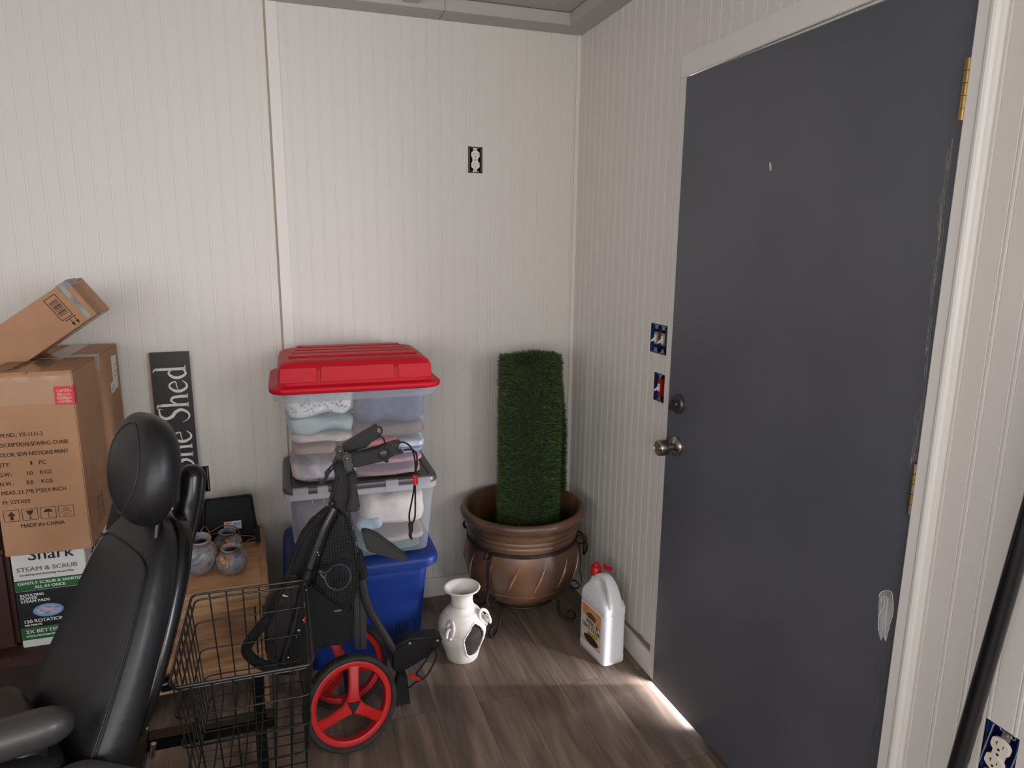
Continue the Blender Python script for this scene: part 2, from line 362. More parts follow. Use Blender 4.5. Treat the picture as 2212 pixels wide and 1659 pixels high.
sc2 = MB(); scuffs(sc2, [(2036,430),(2030,520),(2015,650),(1998,790)], 1.6, 26, 8, 40); scuffs(sc2, [(1976,970),(1970,1000)],1.5,12,5,16)
obj('edge_filler', sc2, white_smear, door_o)
sc3 = MB(); scuffs(sc3, [(1912,1395),(1900,1480),(1888,1570),(1878,1640)], 5.0, 60, 20, 90); obj('faint_scuffs', sc3, mat('faint_scuff',(98,97,98),.9,spec=.05), door_o)
# lock hardware
nick = mat('satin_nickel', (160,152,142), .28, 1); brass = mat('brass', (176,142,84), .28, 1); pewter = mat('grey_hardware', (92,92,96), .4, .8)
def disc_prof(mb, prof, y, z, n=40):   # lathe whose axis points out of the door into the room
    M = DM@Matrix.Translation((0,y,z))@Matrix.Rotation(-PI/2,4,'Y'); return mb.lathe(prof, n, (0,0,0), M)
kb = dface(1452,962); ky = .909-.062; kz = kb.z+.004
rose = disc_prof(MB(), [(0,0),(.033,0),(.033,.004),(.030,.009),(.020,.014),(.0125,.018),(.0125,.034)], ky, kz)
hd = obj('door_knob', disc_prof(MB(), [(.0125,.030),(.013,.034),(.022,.037),(.0255,.042),(.0262,.052),(.0258,.066),(.0235,.070),(.0215,.071),(.0205,.0685),(.008,.0675),(.008,.071),(0,.071)], ky, kz), nick, door_o, smooth=True)
obj('rose', rose, nick, hd, smooth=True)
dz = dface(1461,870).z
db = obj('deadbolt', disc_prof(MB(), [(0,0),(.0315,0),(.0325,.003),(.031,.010),(.029,.0125),(.010,.0135),(.008,.018),(0,.018)], ky, dz), pewter, door_o, smooth=True)
Mt = DM@Matrix.Translation((-.026,ky,dz-.002))@Matrix.Rotation(.35,4,'X')
obj('thumb_turn', MB().box((-.010,-.006,-.017),(.010,.006,.017),Mt), pewter, db, bevel=.003)
def hinge(zt, zb, ms, nm):
    L = zt-zb; c = DM@Vector((-.0075,-.001,0)); seg = L/5; h = None
    for i in range(5):
        mb = MB().tube([(c.x,c.y,zb+i*seg+.0006),(c.x,c.y,zb+(i+1)*seg-.0006)], .0068, 16)
        o = obj(nm if h is None else 'knuckle', mb, ms[i], door_o if h is None else h, smooth=True, angle=50)
        if h is None: h = o
    lf = MB().box((-.0022,-.0165,zb),(-.0002,-.003,zt),Matrix.Translation((0,-1.7815,0)))
    obj('hinge_leaf', lf, ms[0], h)
    lf = MB().box((-.0012,.002,zb),(0.0,.012,zt),DM); obj('hinge_leaf', lf, ms[0], h)
hinge(1.883,1.775,[brass]*5,'hinge'); hinge(1.118,1.010,[nick,brass,nick,brass,nick],'hinge'); hinge(.34,.235,[nick]*5,'hinge')

# ------------------------------------------------------------------ outlets and switches (no cover plates)
blue = mat('blue_box_plastic', (20,52,118), .45, var=(12,34,84), vscale=40)
blackp = mat('black_box_plastic', (18,18,22), .5)
ivory = mat('ivory_device', (226,216,202), .4); steel = mat('galvanised_strap', (170,166,160), .4, .8); hole = mat('slot_black', (14,12,12), .8)
redm = mat('red_device', (150,24,26), .5)
def wframe(wall, s, z):   # wall frame: local x right along the wall as seen, y up, z out into the room
    if wall == 'back': return Matrix(((1,0,0,s),(0,0,-1,0),(0,1,0,z),(0,0,0,1)))
    return Matrix(((0,0,-1,0),(-1,0,0,-s),(0,1,0,z),(0,0,0,1)))
def tb(M, a, b): return MB().box(a, b, M)
def elec_box(M, w, h, m, parent, depth=.05):
    b = MB(); t = .003
    b.box((-w/2,-h/2,-depth),(w/2,h/2,-depth+t),M)
    for a,c in (((-w/2,-h/2,-depth),(-w/2+t,h/2,-.002)),((w/2-t,-h/2,-depth),(w/2,h/2,-.002)),((-w/2,-h/2,-depth),(w/2,-h/2+t,-.002)),((-w/2,h/2-t,-depth),(w/2,h/2,-.002))): b.box(a,c,M)
    return obj('wall_box', b, m, parent)
def strap(M, cx, parent, hh=.05):
    for sg in (-1,1):
        s = MB()
        s.box((cx-.008,min(sg*hh*.66,sg*hh),-.004),(cx+.008,max(sg*hh*.66,sg*hh),-.0025),M)
        for ex in (-.0105,.0105):
            c = M@Vector((cx+ex,sg*hh*.97,-.003)); e1 = M.to_3x3()@Vector((1,0,0)); e2 = M.to_3x3()@Vector((0,1,0))
            s.tube([c+(e1*math.cos(a)+e2*math.sin(a))*.0042 for a in [2*PI*i/14 for i in range(14)]], .0013, 6, closed=True)
        s.tube([M@Vector((cx,sg*hh*.82,-.003)), M@Vector((cx,sg*hh*.82,.0005))], .0035, 10)
        obj('mounting_strap', s, steel, parent)
def outlet(name, label, M, w, h, bm, rot=0):
    t = thing(name, label, 'outlet', M.translation); M2 = M@Matrix.Rotation(rot,4,'Z')
    elec_box(M, w, h, bm, t); strap(M2, 0, t, h*.49)
    for a,c in (((-w*.44,-h*.45,-.003),(-w*.41,h*.45,-.001)),((w*.41,-h*.45,-.003),(w*.44,h*.45,-.001))): obj('box_rim', MB().box(a,c,M2), mat('worn_plastic_edge',(150,146,146),.6), t)
    body = MB().box((-.011,-.030,-.006),(.011,.030,.003),M2)
    bo = obj('receptacle', body, ivory, t, bevel=.001)
    fc = MB(); sl = MB()
    for sy in (-1,1):
        poly = []
        for i in range(28):
            a = 2*PI*i/28; poly.append((max(-.0172,min(.0172,.0195*math.cos(a))), sy*.0195+.0158*math.sin(a)))
        e = M2.to_3x3(); fc.prism(poly, M2@Vector((0,0,-.002)), e@Vector((1,0,0)), e@Vector((0,1,0)), .007)
        y0 = sy*.0195+.003
        for (a,b) in (((-.0066,y0-.0038),(-.0054,y0+.0042)),((.0052,y0-.0032),(.0064,y0+.0034)),((-.0095,y0-.0006),(-.006,y0+.0006))): sl.box((a[0],a[1],.0048),(b[0],b[1],.0054),M2)
        sl.prism([(.0024*math.cos(2*PI*i/12),y0-.010+.0024*math.sin(2*PI*i/12)) for i in range(12)], M2@Vector((0,0,.0048)), e@Vector((1,0,0)), e@Vector((0,1,0)), .0006)
    sl.prism([(.0026*math.cos(2*PI*i/12),.0026*math.sin(2*PI*i/12)) for i in range(12)], M2@Vector((0,0,.0030)), e@Vector((1,0,0)), e@Vector((0,1,0)), .0005)
    obj('socket_face', fc, ivory, bo, bevel=.0008); obj('slots', sl, hole, bo)
    return t
outlet('wall_outlet', 'ivory wall outlet without cover plate, high on the back wall', wframe('back',-.448,1.879), .0585, .1, blackp)
outlet('wall_outlet', 'ivory wall outlet low on the back wall, half hidden behind the raised black armrest', wframe('back',-1.559,.638), .070, .102, blackp)
outlet('wall_outlet', 'loose tilted ivory outlet in a blue box, right of the black pole', wframe('right',2.024,.632), .060, .106, blue, -.16)
def switch_box(label, s, z, w, h, cols, red=False):
    M = wframe('right',s,z); t = thing('light_switch', label, 'light switch', M.translation); elec_box(M, w, h, blue, t)
    for cx in cols:
        strap(M, cx, t, h*.5)
        d = obj('switch_body', MB().box((cx-.011,-.020 if not red else -.031,-.02),(cx+.011,.022 if not red else .031,-.001),M), redm if red else steel, t, bevel=.001)
        obj('toggle_seat', MB().box((cx-.0055,-.013,-.001),(cx+.0055,.013,.003),M), ivory, d, bevel=.0006)
        tg = MB().loft([[M@Vector((cx+a*k1,b*k2+y,zz)) for a,b in ((-.0045,-.005),(.0045,-.005),(.0045,.005),(-.0045,.005))] for zz,k1,k2,y in ((.002,1,1,0),(.012,.8,.6,-.006),(.017,.75,.45,-.009))])
        obj('toggle', tg, ivory, d, bevel=.0006)
    wr = MB()
    for k in range(3):
        x = (-.3+.3*k)*w; wr.tube(spline([M@Vector((x,-.02,-.044)),M@Vector((x+.012,0,-.03)),M@Vector((x-.006,.02,-.026)),M@Vector((x+.004,.034,-.04))],6), .0017, 6)
    obj('wires', wr, mat('copper_wire_red',(120,48,34),.5), t)
    return t
switch_box('double toggle switch in an open blue box, left of the slate door', .742, 1.2345, .116, .099, (-.026,.020))
switch_box('single red toggle switch in an open blue box, under the double switch', .7585, 1.069, .071, .096, (-.003,), True)
pl = MB().box((-.04,-.06,0),(.04,.06,.006),wframe('right',2.168,.765))
tag(obj('cover_plate', pl, mat('white_plate',(206,205,206),.4), bevel=.003), 'blank white cover plate at the right edge, above the tilted outlet', 'cover plate')

# ------------------------------------------------------------------ black pole leaning by the door
pb = at(2042,1659,y=-1.985); 
d1 = at(2067,1659,x=-.075); d2 = at(2224,1110,x=-.042); dd = (d2-d1).normalized()
foot = d1-dd*(d1.z-.002)/dd.z; top = d1+dd*(1.42-d1.z)/dd.z
pole = thing('long_pole', 'long glossy black pole leaning against the wall right of the door', 'pole', (foot.x,foot.y,0))
glossb = mat('gloss_black', (16,18,22), .22, coat=.4)
obj('tube', MB().tube([foot+dd*.02, top-dd*.03], .0150, 28), glossb, pole, smooth=True)
obj('end_cap', MB().tube([foot,foot+dd*.03], .017, 24), mat('black_rubber',(22,22,23),.7), pole, smooth=True)
obj('end_cap', MB().tube([top-dd*.04,top], .017, 24), MATS['black_rubber'], pole, smooth=True)

# ------------------------------------------------------------------ terracotta pot on its iron stand
PC = Vector((-.322,-.275,0))
def glaze():
    m = mat('brown_glaze', (112,78,54), .45, var=(46,34,28), vscale=4.2, bump=.1, bscale=25, coat=.2, detail=8); return m
gz = glaze()
pot = thing('terracotta_pot', 'large brown glazed pot in the corner, holding the turf roll', 'plant pot', (PC.x,PC.y,.1))
prof = [(0,.098),(.075,.098),(.10,.102),(.150,.125),(.190,.158),(.2155,.192),(.2175,.197),(.2165,.201),(.219,.205),(.2305,.235),(.2375,.27),(.2395,.30),(.236,.335),(.2285,.362),(.222,.378),(.222,.384),(.2265,.390),(.2265,.398),(.2235,.404),(.2285,.410),(.2285,.418),(.2255,.424),(.2315,.432),(.2315,.442),(.2325,.452),(.243,.462),(.2535,.475),(.2565,.490),(.252,.502),(.243,.506),(.231,.502),(.224,.49),(.219,.46),(.221,.40),(.231,.33),(.231,.27),(.21,.205),(.15,.14),(.08,.115),(0,.112)]
obj('bowl', MB().lathe(prof,72,PC), gz, pot, smooth=True, angle=60)
lv = MB()
for i in range(14):
    a0 = 2*PI*i/14+.1; pts = []
    for j in range(9):
        t = j/8; z = .225+.115*t; r = None
        for (r0,z0),(r1,z1) in zip(prof[9:15],prof[10:16]):
            if z0 <= z <= z1: r = r0+(r1-r0)*(z-z0)/(z1-z0)
        r = r or .23; a = a0+.20*t; pts.append(PC+Vector(((r+.0005)*math.cos(a),(r+.0005)*math.sin(a),z)))
    lv.tube(pts,[.0012,.003,.004,.0045,.0045,.004,.003,.002,.001],8)
obj('slanted_ridges', lv, mat('worn_ridge',(160,124,92),.35,coat=.3,var=(110,78,54),vscale=30), pot, smooth=True)
iron = mat('dark_iron', (42,38,36), .55, .6, var=(64,52,44), vscale=30)
stand = thing('pot_stand', 'dark wrought iron stand with scrolled feet under the brown pot', 'plant stand', (PC.x,PC.y,0))
band = MB().lathe([(.2262,.366),(.2305,.366),(.2305,.381),(.2262,.381),(.2262,.366)],72,PC)
obj('band', band, iron, stand, smooth=True, angle=30)
obj('lower_ring', MB().tube([PC+Vector((.135*math.cos(a),.135*math.sin(a),.108)) for a in [2*PI*i/48 for i in range(48)]], .0055, 8, closed=True), iron, stand, smooth=True)
def ribbon(mb, pts, wdt, tk, side):
    rs = []; side = Vector(side).normalized(); P = [Vector(q) for q in pts]
    for i,q in enumerate(P):
        t = (P[min(i+1,len(P)-1)]-P[max(i-1,0)]).normalized(); nn = t.cross(side).normalized()
        rs.append([q+side*wdt/2+nn*tk/2, q-side*wdt/2+nn*tk/2, q-side*wdt/2-nn*tk/2, q+side*wdt/2-nn*tk/2])
    return mb.loft(rs)
for ang in (math.atan2(-.415+.275,-.498+.322), math.atan2(-.382+.275,-.14+.322), math.radians(35), math.radians(140)):
    er = Vector((math.cos(ang),math.sin(ang),0)); side = Vector((-er.y,er.x,0)); lg = MB()
    rr = lambda r,z: PC+er*r+Vector((0,0,z))
    ribbon(lg, spline([rr(.236,.352),rr(.262,.356),rr(.268,.375),rr(.255,.388),rr(.2325,.384),rr(.2305,.36),rr(.241,.33),rr(.247,.28),rr(.243,.235)],7), .016, .003, side)
    if ang < math.radians(0) or True:
        c = .010; ribbon(lg, spline([rr(.243,.235),rr(.252,.20),rr(.247,.165),rr(.222,.150),rr(.202,.160),rr(.206,.182),rr(.226,.186),rr(.242,.170)],7), .010, .003, side)
    obj('side_scroll', lg, iron, stand, smooth=True, angle=50)
    ft = MB().tube(spline([rr(.120,.112),rr(.150,.100),rr(.158,.07),rr(.163,.035),rr(.185,.010),rr(.213,.0065),rr(.228,.020),rr(.226,.040),rr(.210,.047),rr(.198,.036)],8), .0062, 10)
    obj('leg', ft, iron, stand, smooth=True)
for ang in (math.radians(-12),):
    er = Vector((math.cos(ang),math.sin(ang),0)); side = Vector((-er.y,er.x,0)); rr = lambda r,z: PC+er*r+Vector((0,0,z))
    hd = MB(); hd.tube(spline([rr(.236,.36)+side*.03,rr(.262,.345)+side*.034,rr(.268,.30)+side*.026,rr(.262,.27),rr(.268,.30)-side*.026,rr(.262,.345)-side*.034,rr(.236,.36)-side*.03],8), .0045, 8)
    obj('ring_handle', hd, iron, stand, smooth=True)

# ------------------------------------------------------------------ rolled artificial turf
turfb = mat('turf_backing', (38,46,32), .9)
def turf_mat():
    m = bpy.data.materials.new('green_turf_blades'); m.use_nodes = True; nt = m.node_tree; p = nt.nodes['Principled BSDF']
    g = nt.nodes.new('ShaderNodeNewGeometry'); cr = nt.nodes.new('ShaderNodeValToRGB'); el = cr.color_ramp.elements
    el[0].color = (*lin((34,56,24)),1); el[1].color = (*lin((78,108,46)),1); x = el.new(.55); x.color = (*lin((48,80,30)),1); x = el.new(.93); x.color = (*lin((96,104,58)),1)
    nt.links.new(g.outputs['Random Per Island'], cr.inputs[0]); nt.links.new(cr.outputs[0], p.inputs['Base Color']); p.inputs['Roughness'].default_value = .5; return m
turf = thing('turf_roll', 'upright roll of dark green artificial grass standing in the brown pot', 'turf roll', (-.312,-.262,.118))
TC = Vector((-.3005,-.27,0)); Z0, Z1 = .120, 1.105
path = []     # spiral cross section, outermost wrap ending in a loose flap on the right
for i in range(150):
    a = math.radians(22-i*9.5*.9); r = .118*(1-.62*i/150); path.append(Vector((r*math.cos(a), r*math.sin(a))))
def flap(z):  # the loose outer end, which flares further out lower down
    t = max(0,min(1,(1.08-z)/.32)); return t**.6
rows = 28; back = MB(); sect = []
N = len(path)
for k in range(rows+1):
    z = Z0+(Z1-Z0)*k/rows; t = flap(z); fl = []
    if True:
        b0 = path[0]; dirf = Vector((.86,.50)).normalized()
        for j in range(5,0,-1):
            s = j/5; fl.append(b0+dirf*(.03+.080*t)*s*(1 if z > .5 else .72)+Vector((-.012,.02))*math.sin(s*2.6)*.6)
    sect.append([TC+Vector((q.x,q.y,z+.006*math.sin(q.x*30))) for q in fl+path])
M_ = len(sect[0])
back.add([q for r in sect for q in r], [(k*M_+j,k*M_+j+1,(k+1)*M_+j+1,(k+1)*M_+j) for k in range(rows) for j in range(M_-1)])
obj('backing', back, turfb, turf, smooth=True, solid=.004)
bl = MB(); rng = random.Random(5); bv = []; bf = []
def blade(p, nrm, L):
    up = Vector((0,0,1)); tg = nrm.cross(up).normalized()
    d = (nrm*rng.uniform(.35,1.0)+up*rng.uniform(-.15,.75)+tg*rng.gauss(0,.45)).normalized()
    wv = d.cross(nrm+up*.3+tg*rng.uniform(-1,1)).normalized()*rng.uniform(.0006,.0011)
    mid = p+d*L*.55; tip = p+(d+up*rng.uniform(-.35,.15)+nrm*.1).normalized()*L
    b = len(bv); bv.extend([p-wv,p+wv,mid+wv*.8,mid-wv*.8,tip]); bf.extend([(b,b+1,b+2,b+3),(b+3,b+2,b+4)])
nout = 5+44
for i in range(62000):
    j = rng.uniform(0,nout); k = rng.uniform(0,rows-.001); jj = int(j); kk = int(k); fj = j-jj; fk = k-kk
    a = sect[kk][jj].lerp(sect[kk][jj+1],fj); b = sect[kk+1][jj].lerp(sect[kk+1][jj+1],fj); p = a.lerp(b,fk)
    t = (sect[kk][jj+1]-sect[kk][jj]); nr = Vector((t.y,-t.x,0)).normalized()
    c = p-TC; 
    if jj < 5:
        if rng.random() < .35: continue
        nr = nr if nr.x > 0 else -nr
    elif nr.dot(Vector((c.x,c.y,0))) < 0: nr = -nr
    if nr.y > .75 and rng.random() < .7: continue
    blade(p, nr, rng.uniform(.018,.030))
for i in range(5200):   # the tufts standing over the cut top edge and the flap's edge
    j = rng.uniform(0,M_-1.01); jj = int(j); p = sect[rows][jj].lerp(sect[rows][jj+1],j-jj)-Vector((0,0,.003)); t = sect[rows][jj+1]-sect[rows][jj]; nr = Vector((t.y,-t.x,0)).normalized()
    if nr.dot(Vector((p.x-TC.x,p.y-TC.y,0))) < 0: nr = -nr
    blade(p, (nr*.5+Vector((0,0,.6))).normalized(), rng.uniform(.018,.032))
for i in range(2600):
    k = rng.uniform(0,rows-.01); kk = int(k); p = sect[kk][0].lerp(sect[kk+1][0],k-kk); blade(p, Vector((.9,-.35,.1)).normalized(), rng.uniform(.014,.026))
bl.v = bv; bl.f = bf
me = bpy.data.meshes.new('grass_blades'); inv = WM[turf.name].inverted(); me.from_pydata([tuple(inv@q) for q in bv],[],bf); me.materials.append(turf_mat())
go = bpy.data.objects.new('grass_blades', me); link(go, turf); go['kind'] = 'stuff'

# ------------------------------------------------------------------ white ceramic chiminea
CC = Vector((-.6325,-.485,0)); white_cer = mat('chalky_white_ceramic', (236,232,226), .75, var=(222,216,208), vscale=14, bump=.15, bscale=90)
ch = thing('chiminea', 'small white ceramic chiminea with oval opening, standing on the floor', 'chiminea', CC)
op_dir = math.radians(-69)
outer = [(0,.0),(.056,.0),(.060,.004),(.066,.03),(.0765,.06),(.0862,.085),(.0905,.105),(.0915,.122),(.0905,.124),(.0915,.127),(.0915,.140),(.0885,.155),(.080,.172),(.069,.186),(.0655,.189),(.0655,.192),(.062,.194),(.053,.201),(.047,.209),(.0445,.213),(.0455,.2155),(.043,.218),(.040,.228),(.0385,.242),(.041,.256),(.048,.268),(.058,.276),(.067,.281),(.0695,.2855),(.0665,.2885),(.059,.286),(.050,.279),(.0435,.270),(.036,.255),(.034,.235),(.038,.215)]
n_ = 160; fine = [outer[0]]
for (a,b),(c,d) in zip(outer,outer[1:]):
    st = max(1,int(max(abs(c-a),abs(d-b))/.0022)) if .02 < (b+d)/2 < .18 and (a+c)/2 > .05 else 1
    for i in range(1,st+1): fine.append((a+(c-a)*i/st, b+(d-b)*i/st))
lb = MB().lathe(fine, n_, CC); OZ, OH, OW = .099, .068, .044
def in_open(q, k=1.0):
    c = q-CC; a = math.atan2(c.y,c.x)-op_dir; a = (a+PI)%(2*PI)-PI
    if abs(a) > 1.2 or c.z > .17: return False
    s = .09*math.sin(a); jag = 1+.04*math.sin(5*math.atan2(c.z-OZ,s))+.015*math.sin(13*math.atan2(c.z-OZ,s)+1)
    return (s/(OW*k*jag))**2+((c.z-OZ)/(OH*k*jag))**2 < 1
lb.f = [f for f in lb.f if not in_open(sum((lb.v[i] for i in f),Vector())/len(f))]
body_o = obj('body', lb, white_cer, ch, smooth=True, angle=70)
md = body_o.modifiers.new('wall','SOLIDIFY'); md.thickness = .006; md.offset = -1
er = Vector((math.cos(op_dir),math.sin(op_dir),0)); sd = Vector((-er.y,er.x,0)); rimp = []
for i in range(60):
    th = 2*PI*i/60; jag = 1+.04*math.sin(5*th)+.015*math.sin(13*th+1); s = OW*jag*math.cos(th)*1.04; z = OZ+OH*jag*math.sin(th)*1.04
    r = .09
    for (r0,z0),(r1,z1) in zip(outer[2:13],outer[3:14]):
        if z0 <= z <= z1: r = r0+(r1-r0)*(z-z0)/(z1-z0)
    a = math.asin(max(-1,min(1,s/.09)))+op_dir; rimp.append(CC+Vector(((r-.0015)*math.cos(a),(r-.0015)*math.sin(a),z)))
obj('opening_lip', MB().tube(rimp,.0035,8,closed=True), white_cer, ch, smooth=True)
inn = MB().lathe([(0,.008),(.054,.008),(.070,.05),(.082,.10),(.080,.14),(.06,.178),(.038,.205)],48,CC)
obj('dark_inside', inn, mat('dark_clay',(62,54,48),.95,var=(40,35,32),vscale=30), ch, smooth=True)  # lining of the body, coloured dark grey-brown
def ringh(ang, z, big):
    er = Vector((math.cos(ang),math.sin(ang),0)); c = CC+er*(.082 if big else .073)+Vector((0,0,z)); h = MB()
    e2 = (Vector((0,0,1))*1.0+er*-.35).normalized()
    h.tube([c+er*.012+(er*.55+Vector((-er.y,er.x,0))*.85)*math.cos(2*PI*i/24)*.020+e2*math.sin(2*PI*i/24)*.025 for i in range(24)], .0062, 10, closed=True)
    o = obj('ring_handle', h, white_cer, ch, smooth=True)
    cc = c+er*.026-Vector((0,0,.016)); h2 = MB().tube([cc+(er*.8+Vector((-er.y,er.x,0))*-.3)*math.cos(t)*.014+Vector((0,0,1))*math.sin(t)*.021 for t in [(-.3+1.55*PI*i/20) for i in range(21)]], .006, 10)
    obj('ring', h2, white_cer, o, smooth=True)
ringh(math.radians(230), .163, True); ringh(math.radians(-30), .178, False)
#chip = MB().ball(CC+Vector((-.058,-.034,.2855)), (.006,.004,.004)); obj('rim_chip', chip, mat('raw_clay',(170,158,146),.9), ch, smooth=True)

# ------------------------------------------------------------------ weed killer jug
JA = math.atan2(-.717+.577,-.155+.172)     # direction of the label face, running toward the camera
jug = thing('herbicide_jug', 'white plastic weed killer jug with red cap and orange label', 'jug', (-.112,-.62,0), JA+PI/2)
# local: +y runs away from the camera along the label, -x is the label side
hdpe = mat('white_hdpe', (232,232,236), .38)
hw, hl = .050, .0925; rings = []
for z,sx,sy,dy in ((0,.94,.96,0),(.004,.985,.99,0),(.022,1,1,0),(.024,.985,.99,0),(.028,.985,.99,0),(.030,.97,.985,0),(.195,.97,.985,0),(.1965,.955,.975,0),(.199,.985,.99,0),(.222,.985,.985,0),(.238,.93,.93,.004),(.252,.80,.80,.012),(.262,.66,.60,.024),(.272,.50,.42,.036),(.282,.36,.27,.048),(.290,.30,.165,.056),(.305,.30,.165,.056)):
    rings.append([Vector((a,b+dy,z)) for a,b in rrect(hw*sx,hl*sy,min(.020,hw*sx*.9,hl*sy*.95),6)])
obj('bottle', MB().loft(rings), hdpe, jug, smooth=True, local=True, angle=35)
hp = spline([(0,.040,.292),(0,.012,.312),(0,-.022,.318),(0,-.050,.300),(0,-.070,.265),(0,-.080,.225)],6)
hr = []
for i,q in enumerate(hp):
    t = (hp[min(i+1,len(hp)-1)]-hp[max(i-1,0)]).normalized(); nn = Vector((1,0,0)).cross(t).normalized(); tt = i/(len(hp)-1)
    hr.append([q+Vector((1,0,0))*a+nn*b for a,b in rrect(.019+.022*max(0,tt-.45),.013,.009,3)])
obj('handle', MB().loft(hr), hdpe, jug, smooth=True, local=True, angle=50)
redcap = mat('red_cap', (186,18,24), .35)
co = obj('cap', MB().lathe([(0,.345),(.010,.345),(.0125,.341),(.0125,.336),(.017,.334),(.0205,.330),(.0215,.300),(.0,.300)],36,(0,.056,0)).lathe([(0,.3455),(.004,.3455),(.004,.352),(0,.352)],12,(0,.056,0)), redcap, jug, smooth=True, local=True)
M3 = Matrix.Translation((.026,.018,.337))@Matrix.Rotation(.25,4,'Y')@Matrix.Rotation(.2,4,'X')
fl = MB().lathe([(0,-.004),(.0175,-.004),(.0185,0),(.0185,.004),(.016,.004),(.015,.001),(0,.001)],30,(0,0,0),M3)
obj('flip_lid', fl, redcap, co, smooth=True, local=True)
LX = -.0488; lab = MB(); O = Vector((LX,.072,.036)); EX = Vector((0,-1,0)); EY = Vector((0,0,1))
def panel(mb, pts, lift=0.0): return mb.prism(pts, O+Vector((-lift,0,0)), EX, EY, -.0004)
def jl(nm, mb, m, par): return obj(nm, mb, m, par, local=True)
lo = jl('label', panel(MB(), rrect(.066,.076,.006,4,.070,.080)), mat('orange_label',(206,120,60),.45,var=(226,164,110),vscale=12), jug)
jl('label_panel', panel(MB(), [(.006,.010),(.134,.010),(.134,.088),(.10,.104),(.006,.112)],.0006), mat('cream_label',(226,214,196),.5), lo)
jl('badge', panel(MB(), [(.034,.122),(.050,.131),(.070,.136),(.096,.131),(.104,.124),(.098,.113),(.046,.110)],.0007), mat('badge_green',(58,66,52),.5), lo)
def jt(nm, s, size, x, y, w, m, bold=.0): 
    mb = MB(); text(mb, s, size, O+EX*x+EY*y+Vector((-.0012,0,0)), EX, EY, 0, 'LEFT', w, bold); jl(nm, mb, m, lo)
inkb = mat('black_ink', (22,20,20), .7)
jt('brand_lettering','SPECTRACIDE',.012,.042,.119,.056,mat('badge_orange',(214,140,70),.5))
jt('lettering','WEED &',.026,.034,.086,.084,inkb,.0008); jt('lettering','GRASS KILLER',.026,.010,.064,.122,inkb,.0008)
jl('yellow_flash', panel(MB(), [(.050,.042),(.118,.046),(.118,.060),(.050,.056)],.0008), mat('yellow_flash',(206,168,52),.5), lo)
jt('small_lettering','KILLS THE ROOT',.008,.054,.048,.056,inkb)
ov = [(.074+.052*math.cos(2*PI*i/28),.026+.017*math.sin(2*PI*i/28)) for i in range(28)]
jl('oval_panel', panel(MB(), ov,.0009), mat('maroon_oval',(84,36,38),.5), lo)
ov = [(.078+.036*math.cos(2*PI*i/24),.027+.0135*math.sin(2*PI*i/24)) for i in range(24)]
jl('leaf_picture', panel(MB(), ov,.0011), mat('leaf_picture',(46,66,36),.5,var=(24,30,20),vscale=90), lo)

# ------------------------------------------------------------------ wooden nightstand
TA = math.radians(3.2)
woodt = None
def wood_mat(name, c1, c2, axis=(1.2,9,9)):
    return mat(name, c1, .5, var=c2, vscale=5, stretch=axis, bump=.15, bscale=20, detail=7)
wt = wood_mat('light_brown_wood',(204,164,124),(160,120,86)); wside = wood_mat('light_brown_wood_lengthwise',(196,156,116),(154,114,82),(9,1.2,9)); wtop = wood_mat('honey_wood_top',(218,170,124),(192,144,102))
ns = thing('wooden_side_table', 'light brown wooden side table holding the small clay urns', 'side table', (-1.306,-.570,0), TA)
# local: x negative to the left, y back; origin under the front right corner of the top
TZ = .45; WX = .47; DY = .50
obj('top_board', MB().box((-WX+.02,.02,TZ-.045),(-.02,DY-.02,TZ-.010)), wtop, ns, local=True)
rm = []
for a,b,c in (((-WX,0,TZ-.05),(0,.022,TZ),'rim_front'),((-WX,DY-.022,TZ-.05),(0,DY,TZ),'rim'),((-WX,.022,TZ-.05),(-WX+.022,DY-.022,TZ),'rim'),((-.022,.022,TZ-.05),(0,DY-.022,TZ),'rim')):
    obj('top_rim', MB().box(a,b), wt if c == 'rim_front' or b[0]-a[0] > .1 else wside, ns, local=True, bevel=.004)
obj('apron', MB().box((-WX+.012,.006,TZ-.082),(-.012,DY-.01,TZ-.05)), wt, ns, local=True, bevel=.003)
obj('front_panel', MB().box((-WX+.05,.05,.13),(-.05,.062,TZ-.08)), wood_mat('panel_wood',(190,146,108),(140,102,74)), ns, local=True)
obj('side_panel', MB().box((-.045,.05,.105),(-.025,DY-.04,TZ-.08)), wt, ns, local=True)
obj('side_panel', MB().box((-WX+.025,.05,.105),(-WX+.045,DY-.04,TZ-.08)), wt, ns, local=True)
obj('lower_rail', MB().box((-WX+.02,.022,.105),(-.02,.06,.165)), wt, ns, local=True, bevel=.002)
for x in (-WX+.02,-.055):
    for y in (.022,DY-.06): obj('leg', MB().box((x,y,0),(x+.035,y+.035,.104 if y < .1 else TZ-.08)), wt, ns, local=True, bevel=.002)
NM = WM[ns.name]; NR = NM.to_3x3()

